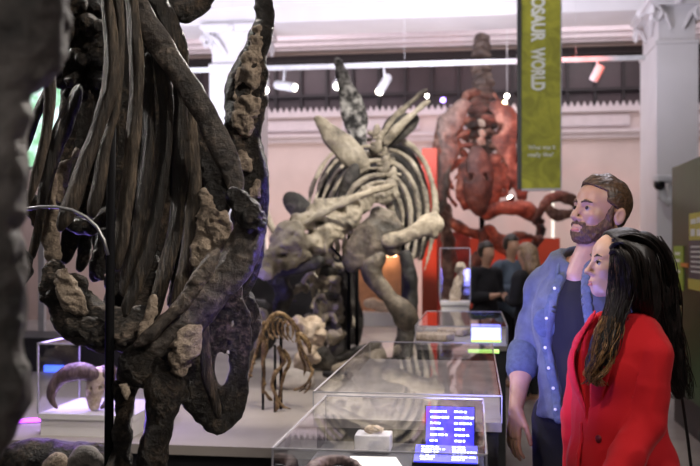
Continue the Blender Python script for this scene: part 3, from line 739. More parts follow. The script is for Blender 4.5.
# hoop shaped lower bone lit blue
B('pubic_hoop', [(228,286,14),(216,306,20),(206,334,22),(198,362,22),(196,388,18),(205,408,15),(219,424,9),(231,408,13),(236,388,11),(238,368,8),(240,345,9),(242,322,8),(236,300,10)], 2.98, M['bone_dark'], SKL, .5, .006,
  [(.008, 8, 3, 'n'), (.003, 30, 2, 'ridge')], subs=[(221, 369, 6.5, 2.98, 17)], extra=[(218, 396, 12), (190, 384, 12)])
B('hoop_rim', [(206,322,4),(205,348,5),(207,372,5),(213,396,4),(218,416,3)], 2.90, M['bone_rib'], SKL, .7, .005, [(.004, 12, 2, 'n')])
B('hip_bone', [(246,300,9),(250,318,10),(251,336,8),(244,350,5)], 3.12, M['bone_dark'], SKL, .8, .006)
B('hip_bone', [(246,226,10),(252,248,10),(250,270,9),(240,290,10)], 3.1, M['bone_dark'], SKL, .7, .006)
# steelwork
MB().tube([W(112.5, -30, 2.905), W(108, 560, 2.905)], .0145, 12).build('support_rod', M['rod'], SKL, True)
c = [W(x, y, 2.8) for x, y in ((26,209),(40,207),(56,207),(72,210),(86,217),(97,227),(104,240),(108,255))]
MB().tube(c, .0052, 8).build('curved_rod', simple('bare_steel', (.35, .35, .35), .5, 1.0), SKL, True)

# =============================================================== blurred bone right by the lens
LB = thing('leg_bone', W(-40, 300, 1.36)*[1, 1, 0], 'blurred grey leg bone close by at the left picture edge', 'fossil bone')
MB().tube([W(-40, 60, 1.36), W(-40, HZ+CZ/1.36*F, 1.36)], .012, 10).build('support_rod', M['rod'], LB, True)
o = B('bone_shaft', [(-6,-60,62),(4,-20,56),(12,20,50),(8,48,50),(-2,75,38),(-10,110,36),(-12,170,36),(-14,240,34),(-12,300,33),(-12,350,36),(-14,390,38),(-18,425,33),(-22,444,18)], 1.35, M['bone_fore'], LB, .8, .006, [(.006, 12, 3, 'n'), (.003, 40, 2, 'ridge')])

# =============================================================== dark fossil lying at bottom left
def lump(name, pts, D, mt, label, flat=.8, vox=.007, amp=.012, extra=None, group=None):
    o = B(name, pts, D, mt, None, flat, vox, [(amp, 12*3/D, 3, 'ridge'), (amp*.3, 40*3/D, 2, 'n')], extra=extra)
    props(recentre(o), label, 'fossil', group); return o
lump('fossil_slab', [(10,462,16),(34,462,22),(60,466,24),(86,468,24),(108,472,22)], 3.7, M['bone_dark'], 'dark rough fossil slab lying at the bottom left corner', extra=[(40, 500, 40), (80, 510, 40)])
lump('fossil_fragment', [(48,466,6),(58,461,8),(66,468,6)], 3.45, M['bone_tan'], 'small tan fossil fragment on the dark slab at bottom left', amp=.008)
lump('fossil_fragment', [(72,466,7),(84,456,10),(98,462,8)], 3.45, M['bone_fore'], 'grey rounded fossil fragment lit violet at bottom left', amp=.006)

# =============================================================== horned skull
hx = thing('horned_skull', W(95, 411, 4.98), 'cream horned skull with brown curled horns inside the lavender case', 'skull')
D = 4.98
M['cream'] = bone('skull_cream', (.35, .26, .18), (.62, .50, .38), (.80, .70, .58), 14, (.3, .5, .7), .55, .5, .004, 60)
M['horn'] = bone('horn_brown', (.05, .03, .03), (.13, .085, .08), (.26, .19, .17), 10, (.3, .5, .7), .5, .8, .006, 30, stretch=(3, 3, .6))
B('cranium', [(98,374,7),(95,386,8),(94,398,6.5),(94,408,4)], D, M['cream'], hx, .9, .004, [(.003, 30, 2, 'n')], rag=(.004, 20), subs=[(99.5, 388, 2, D-.03), (91, 389, 2, D-.03)], extra=[(91, 404, 3.5), (97, 405, 3)])
B('horn', [(92,374,7),(82,371,8),(70,373,8),(61,377,6.5),(54,386,5),(51,396,3.5),(53,403,2),(57,408,.8)], D-.03, M['horn'], hx, .9, .004, [(.003, (60, 60, 10), 2, 'n')])
B('horn', [(102,374,5),(108,372,7,D+.05),(116,378,6,D+.08),(117,388,5,D+.05),(111,397,3.5,D),(105,404,2,D-.05),(101,408,.8,D-.06)], D, M['horn'], hx, .9, .004, [(.003, (60, 60, 10), 2, 'n')])
B('jaw_bone', [(99,376,4),(104,370,4),(107,382,5),(110,392,4)], D+.06, M['cream'], hx, .8, .004, [(.003, 30, 2, 'n')])
MB().tube([W(95, 404, D), W(95, 412, D)], .018, 10).build('mount', M['metal'], hx, True)

# =============================================================== plated skeleton in the middle
ST = thing('dinosaur_skeleton', W(360, 352, 8.2)*[1, 1, 0]+[0, 0, .55], 'pale ribbed plated dinosaur skeleton with tall back spikes mid-hall', 'skeleton')
sd = [(.014, 4, 3, 'n'), (.006, 14, 2, 'ridge')]
def lerp(a, b, t): return [tuple(x*(1-t)+y*t for x, y in zip(p, q)) for p, q in zip(a, b)]
ro = [(381,138,3.8,9.2),(404,142,4.2,9.1),(422,158,4,9.0),(433,186,3.8,8.9),(435,216,3.4,8.8),(430,248,2.6,8.7),(424,272,1.8,8.6)]
ri = [(376,194,3.6,7.9),(383,197,3.6,7.9),(389,203,3.6,7.9),(393,212,3.4,7.9),(395,222,3,7.9),(395,232,2.4,7.9),(394,240,1.6,7.9)]
for i in range(6):
    B('rib', lerp(ro, ri, i/5), 8.5, M['bone_steg'], ST, .7, .012, sd, k=.015)
lo = [(374,139,3.2,9.2),(352,141,3.2,9.1),(331,155,3.2,9.0),(319,172,3,8.9),(311,192,2.8,8.8),(309,214,2.2,8.7)]
li = [(386,182,3,8.0),(372,184,3,8.0),(360,192,2.8,8.0),(352,203,2.6,8.0),(345,214,2.2,8.0),(341,224,1.6,8.0)]
for i in range(7):
    B('rib', lerp(lo, li, i/6), 8.5, M['bone_steg'], ST, .7, .012, sd, k=.015)
# far inner ribs, made wide and dark to fill in the shade between ribs
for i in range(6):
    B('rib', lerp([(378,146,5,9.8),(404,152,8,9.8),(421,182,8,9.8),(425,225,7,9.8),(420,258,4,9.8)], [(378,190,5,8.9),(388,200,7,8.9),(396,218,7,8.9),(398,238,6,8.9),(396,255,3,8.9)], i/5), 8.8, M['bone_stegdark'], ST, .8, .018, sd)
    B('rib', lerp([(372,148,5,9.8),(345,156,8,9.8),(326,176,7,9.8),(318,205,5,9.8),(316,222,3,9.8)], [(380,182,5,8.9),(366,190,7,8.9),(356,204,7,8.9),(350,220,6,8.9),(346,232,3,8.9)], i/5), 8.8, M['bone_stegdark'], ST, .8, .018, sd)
for i in range(11):
    t = i/10; x = 376+t*18+3*math.sin(i*1.7); y = 132+t*52; d = 9.1-1.2*t
    B('vertebra', [(x-4, y+4, 2.2, d), (x, y, 4, d), (x+1, y-6, 2.2, d)], d, M['bone_steg'], ST, .9, .013, sd, extra=[(x-6, y+1, 2.5, d, 1.8), (x+6, y+1, 2.5, d, 1.8)])
# skull and neck shield
B('skull', [(399,184,4,7.9),(388,190,7,7.85),(372,198,9,7.8),(354,207,12,7.7),(336,217,16,7.6),(318,229,19,7.5),(302,240,20,7.4),(288,249,17,7.3),(275,258,12,7.25),(264,268,6,7.2)], 7.6, M['bone_steg'], ST, .5, .012,
  [(.03, 5, 3, 'n'), (.014, 14, 3, 'ridge')], k=.02, rag=(.04, 4), subs=[(293, 237, 5, 7.35, 4), (306, 232, 4.5, 7.4, 2.5), (322, 224, 4.5, 7.5, 3), (338, 210, 5.5, 7.6, 2.2), (356, 205, 3.2, 7.7, 1.8), (283, 256, 4, 7.28, 2), (310, 250, 4, 7.45, 4)])
B('crest_ridge', [(392,186,3),(370,192,3),(348,201,3),(326,212,3),(306,222,3),(288,232,3)], 7.35, M['bone_steg'], ST, .8, .012, sd)
B('lower_jaw', [(318,262,6),(300,268,6),(283,272,5),(268,276,4)], 7.4, M['bone_stegdark'], ST, .7, .012, sd)
for i in range(7):
    x = 296+i*6.5; y = 268+i*(-6.0)+10
    B('neck_rib', [(x+12, y-18, 2.5), (x+16, y-8, 2.6), (x+15, y+4, 2)], 7.8+.04*i, M['bone_steg'], ST, .8, .012, sd)
for i in range(9):
    B('neck_bone', [(312+i*2, 256+i*9, 3), (320+i, 262+i*9, 5.5), (330+i, 262+i*9, 6), (340-i, 268+i*9, 3)], 7.9, M['bone_stegdark'] if i % 3 == 1 else M['bone_steg'], ST, .9, .012, [(.03, 9, 3, 'ridge')], rag=(.03, 9))
# plates and spikes
def plate(pts, D, flat, mt=M['bone_steg'], label=None, name='back_plate'):
    return B(name, pts, D, mt, ST, flat, .013, sd, label=label, k=.02)
plate([(337,60,3),(342,74,5),(347,90,7),(352,104,11),(355,118,12),(357,130,9),(362,142,4),(366,152,2.5)], 9.0, .3, M['bone_mottled'], label='tall pointed leaf shaped plate')
plate([(317,119,3.5),(325,127,6),(334,137,9),(344,147,11),(354,158,11),(362,166,8)], 8.4, .35, label='blunt tan spike leaning left')
plate([(427,89,1.2),(417,97,2.4),(405,108,3.2),(393,120,4),(383,134,4)], 9.0, .8, name='spike')
plate([(429,101,1.2),(420,108,2.4),(408,118,3.2),(396,130,4),(386,142,4)], 8.7, .8, name='spike')
plate([(404,116,3),(398,122,8),(391,130,8),(385,140,4)], 9.1, .3, M['bone_stegdark'])
plate([(414,118,5),(406,124,9),(398,133,8),(390,142,4)], 8.9, .3, M['bone_stegdark'])
plate([(288,197,4),(293,202,9),(299,208,10),(306,214,8)], 7.9, .3, M['bone_stegdark'], 'dark rounded plate at the neck')
plate([(340,205,3),(345,190,5),(352,176,6),(356,166,3)], 8.2, .4, M['bone_stegdark'])
for i, (x, y, d) in enumerate(((300, 290, 7.7), (310, 276, 7.6), (318, 300, 7.7), (328, 318, 7.8), (308, 322, 8.0), (334, 300, 7.9), (322, 340, 7.8), (346, 322, 8.2), (288, 300, 7.8))):
    B('neck_rib', [(x-7, y+8, 1.8), (x-3, y, 2.6), (x+3, y-4, 2.4), (x+8, y+3, 1.6)], d, M['bone_steg'] if i % 2 else M['bone_stegmid'], ST, .8, .011, sd, rag=(.02, 9))
# shoulder and front legs
B('shoulder_bone', [(378,214,7),(388,222,11),(382,232,17),(371,241,19),(361,249,16),(354,258,11),(351,267,4)], 7.5, M['bone_stegmid'], ST, .35, .012, sd, k=.015, extra=[(398, 228, 7), (392, 248, 9)], subs=[(369, 240, 1.2, 7.4)])
B('upper_arm_bone', [(388,240,7),(399,238,6),(410,234,6),(420,229,8),(428,224,10),(434,224,9)], 7.45, M['bone_steg'], ST, .5, .012, sd, k=.015, extra=[(434, 216, 5), (434, 234, 4)])
B('foreleg_bone', [(380,256,7),(371,266,9),(373,277,8),(382,288,6),(392,300,6),(402,311,9),(408,322,10)], 7.5, M['bone_stegmid'], ST, .8, .012, sd, k=.03, extra=[(371, 268, 8)])
B('foreleg_bone', [(406,256,6),(409,275,7),(410,295,7),(408,315,9),(405,340,9),(400,356,11)], 7.9, M['bone_stegdark'], ST, .8, .012, sd)
B('foreleg_bone', [(330,275,9),(338,292,8),(344,312,7),(340,334,9),(338,356,11)], 8.0, M['bone_stegdark'], ST, .8, .012, sd)
B('foreleg_bone', [(316,285,7),(322,305,7),(320,325,8),(318,356,10)], 8.1, M['bone_steg'], ST, .8, .012, sd)
B('hind_leg_bone', [(352,262,7),(350,290,7),(356,316,8),(352,338,9)], 9.6, M['bone_stegdark'], ST, .8, .016, sd)
for x, d in ((349, 7.9), (357, 8.1), (332, 8.2), (403, 8.3), (412, 8.6)):
    MB().tube([W(x, 235, d), W(x, HZ+(CZ-.55)/d*F, d)], .016, 8).build('support_rod', M['rod'], ST, True)
MB().tube([W(349, 275, 7.9), W(340, 256, 7.9), W(330, 246, 7.9)], .014, 8).build('curved_rod', M['rod'], ST, True)
B('tail_bone', [(262,200,2.0,8.8),(271,226,3,8.7),(280,238,5,8.6)], 8.6, M['bone_steg'], ST, .8, .014, sd)

# =============================================================== pale logs and slabs on the deck
def bit(name, pts, D, mt, label, r=.8, amp=.02, cat='fossil', group=None, base=None):
    o = B(name, pts, D, mt, None, r, .012, [(amp, 6, 3, 'ridge'), (amp*.3, 20, 2, 'n')]); props(recentre(o), label, cat, group)
    if base is not None: o.location.z = base
    return o
zd = .545
bit('fossil_log', [(336,361,4),(350,357,6),(366,351,6),(384,345,5),(398,340,4)], 7.3, M['bone_steg'], 'longest pale fossil log beside the middle display case', base=zd)
bit('fossil_log', [(331,353,3),(345,348,4),(360,342,4.5),(376,337,4)], 7.9, M['bone_stegdark'], 'darker fossil log just behind the longest pale one', base=zd)
bit('fossil_log', [(326,362,3),(338,365,4),(350,363,3)], 6.9, M['bone_stegdark'], 'short dark fossil log in front of the pale ones', base=zd)
bit('fossil_log', [(262,300,6),(256,318,6),(250,336,7),(244,352,6)], 7.4, M['bone_steg'], 'upright tan fossil log behind the small golden skeleton', base=zd)
bit('fossil_rock', [(276,372,7),(292,369,9),(308,371,7)], 6.5, simple('pale_rock', (.5, .46, .42), .8, nscale=6, namp=.3, bump=.4, bscale=12), 'pale flat rock behind the golden skeleton feet', .8, .02, 'rock', base=zd)
bit('fossil_rock', [(300,314,6),(306,312,8),(312,322,8),(309,334,7),(305,352,8)], 7.2, M['cream'], 'cream crumbly block standing behind the golden skeleton', .8, .09, 'rock', base=zd)
bit('fossil_rock', [(306,356,9),(318,352,10),(328,358,8)], 7.5, M['bone_stegdark'], 'dark boulder right of the cream crumbly block', .8, .03, 'rock', base=zd)
bit('fossil_rock', [(268,262,6),(276,276,8),(284,292,9),(280,308,8)], 7.6, M['bone_stegdark'], 'dark violet lit fossil mass left of the plated skull', .8, .04, 'fossil')
bit('fossil_rock', [(258,330,14),(262,345,16),(256,358,14)], 8.3, M['bone_stegdark'], 'dark boulder below the violet lit fossil mass', .8, .04, 'rock', base=zd)

# =============================================================== small golden skeleton
GD = 5.6
GS = thing('small_skeleton', W(275, 411, GD)*[1, 1, 0]+[0, 0, .55], 'small golden brown two legged skeleton standing on the pale deck', 'skeleton')
gd = [(.004, 30, 2, 'n')]
def G(name, pts, r=None, D=GD, flat=.9, extra=None): return B(name, pts, D, M['bone_gold'], GS, flat, .0045, gd, k=.006, n=4, extra=extra)
G('tail', [(247,388,.9),(250,375,1.4),(254,360,1.8),(258,346,2.2),(262,334,2.6),(267,325,2.8)])
G('spine', [(267,325,2.6),(270,318,2.8),(276,314,2.8),(282,314,2.6),(288,318,2.6),(294,324,2.6),(298,331,2.8)])
for i in range(12):
    t = i/11; a = [(247,388),(254,360),(262,334),(270,318),(281,313),(292,321)]; q = t*5; k = min(int(q), 4); f = q-k
    x = a[k][0]*(1-f)+a[k+1][0]*f; y = a[k][1]*(1-f)+a[k+1][1]*f
    G('vertebra', [(x-2.2-t, y-1.2-t, .9), (x, y, 1.7+.5*t), (x+1, y+1, 1.0)])
for i in range(7):
    x = 264+i*4.6; y = 322-4*math.sin(i/6*math.pi)
    G('rib', [(x, y, 1.0), (x-5, y+6, 1.1), (x-6+i*.5, y+14, 1.1), (x-1+i*.6, y+21, .9)], D=GD-.05)
    G('rib', [(x+1, y, 1.0, GD+.04), (x+5, y+6, 1.1, GD+.10), (x+6, y+13, 1.1, GD+.12), (x+4, y+20, .8, GD+.10)])
G('pelvis', [(262,336,2.5),(266,345,3.2),(264,356,2.4),(262,364,1.5)])
G('hind_leg', [(264,345,3),(263,360,2.4),(264,376,2.2),(263,392,2.4)], D=GD+.08)
G('hind_leg', [(279,348,3),(284,362,2.3),(276,372,2.4),(272,384,2),(276,396,2.4),(277,404,2.8)])
G('hind_leg', [(284,350,2.6),(290,362,2.2),(284,374,2.2),(281,388,2.0),(279,400,2.4)], D=GD+.05)
G('foot', [(276,402,2.4),(277,407,2.4),(275,411,1.6)]); G('foot', [(279,402,2.2),(284,407,1.8),(291,409,1.0)])
G('foot', [(265,392,2.2),(269,398,1.8),(272,400,1.0)], D=GD+.08)
G('shoulder_bone', [(296,326,2.6),(298,336,3),(300,346,2.4)])
G('arm', [(299,342,2.2),(304,354,1.8),(309,364,2.2),(312,372,2.0),(308,382,1.8),(300,388,1.4),(294,390,1.0)], D=GD-.06)
G('arm', [(298,344,2.0),(301,356,1.7),(305,366,1.6),(304,376,1.2)], D=GD+.08)
G('finger', [(309,381,1.2),(305,387,1.0),(299,392,.7)], D=GD-.06)
G('finger', [(311,380,1.0),(309,388,.8),(304,393,.6)], D=GD-.06)
G('skull', [(300,334,3.2),(305,339,4),(309,346,3.2),(310,352,2)], D=GD+.0)
for x, y, d in ((263, 352, GD+.08), (275, 345, GD)):
    MB().tube([W(x, y, d), W(x, HZ+(CZ-.55)/d*F, d)], .008, 8).build('support_rod', M['rod'], GS, True)
MB().tube([W(281, 318, GD+.1), W(281, HZ+(CZ-.55)/(GD+.1)*F, GD+.1)], .010, 8).build('support_rod', M['rod'], GS, True)
# =============================================================== red lit skeleton at the back
RD_ = 13.0
RS = thing('dinosaur_skeleton', W(480, 330, RD_)*[1, 1, 0], 'tall red lit dinosaur skeleton at the back between spikes and banner', 'skeleton')
M['bone_brownred'] = bone('fossil_brown_grey', (.03, .02, .015), (.13, .095, .075), (.30, .22, .17), 3, (.36, .52, .7), .5, .6, .03, 8)
rd = [(.02, 3, 3, 'n'), (.01, 10, 2, 'ridge')]
def Rb(name, pts, D=RD_, flat=.7, mt=None, **kw): return B(name, pts, D, mt or M['bone_red'], RS, flat, .022, rd, k=.02, n=4, rag=(.035, 3.5), **kw)
M['bone_brown'] = bone('fossil_brown', (.02, .013, .010), (.07, .045, .035), (.17, .12, .09), 3, (.36, .52, .7), .5, .6, .03, 8)
for i in range(13):
    y = 38+i*7.2; w = 6+.5*i
    Rb('vertebra', [(482-w, y+2, 2.6), (482-w*.4, y, 4.2), (482, y, 4.5), (482+w*.4, y, 4.2), (482+w, y+2, 2.6)], RD_+.5-.02*i, .9, M['bone_brown'], extra=[(482, y-3, 3.2, RD_+.5)])
for i in range(8):
    Rb('rib', [(470, 112+i*12, 4), (482, 108+i*12, 6), (495, 112+i*12, 4)], RD_+.35, .8, M['bone_brown'])
for i in range(9):
    y = 122+i*9; o_ = Rb('vertebra', [(480, y, 2.6), (483, y+4, 2.6)], RD_-.3, .9, M['bone_steg'])
for i in range(7):
    y = 100+i*13; w = 18+14*math.sin(min(i, 5)/5*1.5)
    Rb('rib', [(478, y-8, 1.6), (478-w*.6, y-4, 2.0), (478-w, y+12, 2.0), (478-w*.9, y+32, 1.8), (478-w*.45, y+46, 1.6)], RD_-.1*i*.3, .8)
    Rb('rib', [(484, y-8, 1.6), (484+w*.6, y-4, 2.0), (484+w, y+12, 2.0), (484+w*.9, y+32, 1.8), (484+w*.45, y+46, 1.6)], RD_-.1*i*.3, .8)
Rb('shoulder_blade', [(466,104,5),(456,114,10),(448,130,12),(450,146,9),(446,164,5),(442,186,5),(440,208,4)], RD_-.6, .25, M['bone_brownred'])
Rb('shoulder_blade', [(494,106,4),(504,114,8),(511,126,9),(504,140,10),(509,156,6),(514,172,8),(521,188,7),(522,198,3)], RD_-.6, .25)
Rb('hip_blade', [(470,160,6),(466,178,11),(470,196,12),(479,206,10),(490,198,11),(497,180,11),(494,160,6)], RD_-.7, .4, subs=[(480, 182, 6, RD_-.7, 12)])
Rb('skull', [(476,150,7),(477,168,12),(478,186,13),(479,200,9),(480,210,5)], RD_-1.0, .6, M['bone_brown'], subs=[(471, 178, 3, RD_-1.1, 4), (486, 178, 3, RD_-1.1, 4)])
Rb('tail', [(439,196,3),(444,212,4),(455,224,5),(470,232,5),(488,236,5),(505,238,4),(525,236,4),(545,240,3)], RD_-.5, .9)
Rb('upper_arm_bone', [(486,214,6),(500,208,6),(516,208,7),(530,212,6),(540,220,4)], RD_-.8, .8)
Rb('arm_bone', [(500,206,4),(518,212,4),(532,218,4),(540,232,4),(534,246,3)], RD_-.4, .8, M['bone_brown'])
Rb('claw', [(536,222,3),(541,208,3.5),(550,199,4.5),(562,196,5),(572,200,4),(576,206,2.5)], RD_-1.0, .8)
Rb('claw', [(548,205,3),(552,214,4),(562,216,4.5),(573,213,3.5),(580,210,2)], RD_-1.0, .8)
Rb('leg_bone', [(484,232,6),(482,248,5),(474,264,4.5),(468,282,5),(466,304,5),(466,330,6)], RD_-.6, .9, M['bone_brown'])
Rb('leg_bone', [(490,230,6),(500,246,5),(512,256,4.5),(508,276,4.5),(506,304,5),(504,330,6)], RD_-.6, .9)
Rb('leg_bone', [(444,210,7),(447,232,7),(449,256,7),(446,284,6),(448,318,7)], RD_-.3, .9)
Rb('rib', [(440,120,3),(438,150,4),(440,180,4),(438,206,3)], RD_-.2, .8)
Rb('rib', [(524,150,3),(526,170,4),(520,190,3)], RD_-.2, .8)
MB().tube([W(482, 60, RD_+.4), W(482, 356, RD_+.4)], .04, 8).build('support_rod', M['rod'], RS, True)
o = MB().rbox(toroom(W(441, 330, 13))[0], toroom(W(560, 330, 13))[0], 12.2, 13.6, 0, .3, .01).build('display_plinth', M['redwall']); props(recentre(o), 'low red plinth under the red lit skeleton', 'plinth')

# =============================================================== things inside the cases
b_ = W(374, 437, 2.5)
zc1 = .93
def oncase(x, y, z, D=None): return on_z(x, y, z)
p = on_z(374, 452, .932); D1 = p[1]
ob = thing('specimen_block', (p[0], p[1], zc1), 'frosted white block with a small tan specimen in the nearest case', 'display block')
M['frost'] = simple('frosted_acrylic', (.80, .80, .88), .3, namp=.02)
MB().box((p[0], p[1]+.04, zc1+.027), (36/F*D1, .09, .054), Matrix.Rotation(-A, 3, 'Z'), .004).build('block', M['frost'], ob)
o = B('tooth', [(366,436.5,1.6),(373,435.5,2.2),(381,436.5,1.4)], D1+.03, M['cream'], None, .9, .002, [(.001, 60, 2, 'n')]); props(recentre(o), 'small tan tooth lying on the frosted white block', 'fossil'); o.location.z = zc1+.0545
s = S(k=.01); L = []
for i in range(12):
    a = 2.9-i*.27; L.append((on_z(336+26*math.cos(a), 474-13*math.sin(a), .948), .017*(1-.05*i)))
s.chain(L, wld=True); o = sculpt('curved_fossil', s, M['horn'], .004, None, [(.004, 40, 2, 'ridge')]); props(recentre(o), 'brown curved horn fossil coiled in the nearest case front', 'fossil'); o.location.z = zc1
o = B('fossil_fragment', [(279,462,4),(286,460,5),(293,464,3)], 2.25, M['bone_gold'], None, .9, .004, [(.006, 30, 2, 'ridge')]); props(recentre(o), 'small golden fossil fragment in the near left case corner', 'fossil'); o.location.z = zc1
pp = [on_z(352, 470, .9335), on_z(405, 470, .9335), on_z(396, 457, .9335), on_z(350, 456, .9335)]
m = MB(); m.quad(pp); o = m.build('paper_card', M['letter']); 
sol = o.modifiers.new('t', 'SOLIDIFY'); sol.thickness = .003; props(recentre(o), 'white card lying flat in the nearest case', 'card')
# lit blue text screen and its glass reflection, built as an upright glowing panel
blue = emit('screen_blue', (.03, .03, 1.0), 2.2); txt = emit('screen_text', (.75, .85, 1), 6)
def screen(cx, cy, cz, w, h, tilt, label):
    t = thing('text_screen_or_reflection', (cx, cy, cz), label, 'screen')
    R = Matrix.Rotation(-A, 3, 'Z') @ Matrix.Rotation(tilt, 3, 'X')
    c = Vector((cx, cy, cz))
    MB().box(c, (w, .012, h), R, .002).build('casing', M['black'], t)
    MB().box(c+R @ Vector((0, -.0075, 0)), (w*.94, .003, h*.94), R).build('display', blue, t)
    m = MB(); rg = random.Random(5)
    for col in (-1, 1):
        for r_ in range(6):
            L_ = w*rg.uniform(.14, .34); z = h*(.36-.14*r_); x0 = col*w*.24-w*.12
            k = 0; x = x0
            while x < x0+L_:
                ww = rg.uniform(.006, .012); m.box(c+R @ Vector((x, -.0095, z)), (ww, .001, h*.045), R); x += ww+.003
    m.build('lettering', txt, t)
    return t
q = W(450, 424, 2.86)
screen(q[0], q[1], 1.003, .16, .13, -.12, 'glowing blue text panel standing for the screen reflection in the nearest case')
q = W(446, 463, 2.68); 
screen(q[0], q[1], .950, .195, .12, -1.35, 'lit blue text screen at the front of the nearest case')
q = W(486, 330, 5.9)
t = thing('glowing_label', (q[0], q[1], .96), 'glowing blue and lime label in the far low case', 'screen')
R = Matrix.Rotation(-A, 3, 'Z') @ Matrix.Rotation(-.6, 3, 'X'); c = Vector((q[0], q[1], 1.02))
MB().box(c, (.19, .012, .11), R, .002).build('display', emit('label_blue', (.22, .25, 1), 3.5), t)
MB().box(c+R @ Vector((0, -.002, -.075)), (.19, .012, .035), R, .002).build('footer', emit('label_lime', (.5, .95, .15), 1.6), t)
t = thing('glowing_label', on_z(487, 353, .99), 'lime lit strip label at the far end of the middle case', 'screen')
q = on_z(484, 353, .99)
MB().box(Vector(q)+Vector((0, .02, .008)), (.17, .07, .014), Matrix.Rotation(-A, 3, 'Z'), .002).build('display', emit('label_lime2', (.5, .95, .2), 1.4), t)
# pale slabs in the far case
for (x0, x1, D, lab) in ((418, 452, 5.95, 'long pale stone slab at the left of the far low case'), (440, 468, 6.3, 'second pale slab lying behind the first in the far low case')):
    p0 = W(x0, 0, D); p1 = W(x1, 0, D); cx = (p0[0]+p1[0])/2
    o = MB().box((cx, D, .985), (p1[0]-p0[0], .16, .05), Matrix.Rotation(-.5, 3, 'Z'), .012).build('stone_slab', M['cream'], None, True); props(recentre(o), lab, 'fossil slab')
t = thing('floor_light_strip', W(30, 420, 5.2)*[1, 1, 0]+[0, 0, .55], 'magenta glowing light strip on the deck left of the skull case', 'light')
MB().box(W(26, 0, 5.25)*[1, 1, 0]+[0, 0, .562], (.24, .03, .024), Matrix.Rotation(.3, 3, 'Z'), .003).build('diffuser', emit('magenta_glow', (.55, .08, 1), 3.5), t)
MB().box(W(26, 0, 5.25)*[1, 1, 0]+[0, 0, .552], (.26, .045, .006), Matrix.Rotation(.3, 3, 'Z')).build('base', M['black'], t)
# slim tan fossil in the tall case
o = B('upright_fossil', [(452,299,4),(455,288,5),(457,276,4),(462,266,3),(461,258,4),(457,262,2)], 8.15, M['cream'], None, .8, .008, [(.015, 16, 2, 'ridge')]); props(recentre(o), 'cream upright fossil inside the small upright case', 'fossil'); o.location.z = .998
# warm lit niche behind the plated skeleton
v = toroom(W(370, 300, 11.8))[1]; 
t = thing('lit_cabinet', RM(toroom(W(372, 300, 11.8))[0], v, .55), 'warm lit cabinet glimpsed between the plated skeleton legs', 'cabinet')
a_, c_ = toroom(on_v(345, 300, v))[0], toroom(on_v(402, 300, v))[0]
MB().rbox(a_, c_, v, v+.5, .55, .72).build('base', M['white'], t); MB().rbox(a_, c_, v+.4, v+.5, .72, 1.5).build('back_panel', simple('warm_panel', (.6, .35, .22), .6), t)
MB().rbox(a_, c_, v, v+.5, 1.5, 1.56).build('top', M['darkgrey'], t)
MB().rbox(a_+.1, c_-.1, v+.25, v+.3, 1.46, 1.498).build('lamp', emit('cabinet_lamp', (1, .6, .35), 10), t)
o = B('fossil_egg', [(368,312,5),(378,314,6),(388,316,5)], 11.7, M['cream'], None, .8, .02, [(.02, 8, 2, 'n')]); props(recentre(o), 'rounded tan fossil in the warm lit cabinet', 'fossil'); o.location.z = .72; o.location.y += .25
v = toroom(W(290, 300, 12.5))[1]; a_, c_ = toroom(on_v(240, 300, v))[0], toroom(on_v(344, 300, v))[0]
o = MB().rbox(a_, c_, v, v+.3, .55, 1.45, .01).build('partition_panel', M['darkgrey']); props(recentre(o), 'dark low partition behind the golden skeleton', 'partition')
# =============================================================== people
def frame(fx, fy, origin, pitch=0.0, roll=0.0):
    f = np.array([fx, fy, 0.0]); f /= np.linalg.norm(f); l = np.array([-f[1], f[0], 0]); u = np.array([0, 0, 1.0])
    f2 = f*math.cos(pitch)+u*math.sin(pitch); u2 = u*math.cos(pitch)-f*math.sin(pitch)
    l2 = l*math.cos(roll)+u2*math.sin(roll); u3 = u2*math.cos(roll)-l*math.sin(roll)
    M_ = np.eye(4); M_[:3, 0] = f2; M_[:3, 1] = l2; M_[:3, 2] = u3; M_[:3, 3] = origin; return M_
def mix_mat(name, col, **kw): return simple(name, col, **kw)
def skin(name, col):
    m, nt, b = mat(name); b.inputs['Roughness'].default_value = .45; b.inputs['Subsurface Weight'].default_value = .12; b.inputs['Subsurface Radius'].default_value = (.02, .008, .005)
    tc = nd(nt, 'ShaderNodeTexCoord'); n = nd(nt, 'ShaderNodeTexNoise', Scale=22, Detail=4.0); nt.links.new(tc.outputs['Object'], n.inputs['Vector'])
    r = nd(nt, 'ShaderNodeValToRGB'); e = r.color_ramp.elements; e[0].position = .3; e[0].color = c4([c*.88 for c in col]); e[1].position = .7; e[1].color = c4([min(1, c*1.06) for c in col])
    nt.links.new(n.outputs['Fac'], r.inputs[0]); nt.links.new(r.outputs[0], b.inputs['Base Color']); return m
def hairmat(name, c0, c1, scale=(1, 1, .06), rough=.35, s=120):
    m, nt, b = mat(name); b.inputs['Roughness'].default_value = rough
    tc = nd(nt, 'ShaderNodeTexCoord'); mp = nd(nt, 'ShaderNodeMapping'); mp.inputs['Scale'].default_value = scale; nt.links.new(tc.outputs['Object'], mp.inputs['Vector'])
    n = nd(nt, 'ShaderNodeTexNoise', Scale=s, Detail=4.0); nt.links.new(mp.outputs[0], n.inputs['Vector'])
    r = nd(nt, 'ShaderNodeValToRGB'); e = r.color_ramp.elements; e[0].position = .35; e[0].color = c4(c0); e[1].position = .68; e[1].color = c4(c1)
    nt.links.new(n.outputs['Fac'], r.inputs[0]); nt.links.new(r.outputs[0], b.inputs['Base Color'])
    bp = nd(nt, 'ShaderNodeBump', Strength=.5, Distance=.004); nt.links.new(n.outputs['Fac'], bp.inputs['Height']); nt.links.new(bp.outputs[0], b.inputs['Normal']); return m
M['skin_m'] = skin('skin_light', (.50, .29, .195)); M['skin_f'] = skin('skin_fair', (.55, .34, .24)); M['lip'] = simple('lips', (.48, .17, .14), .4)
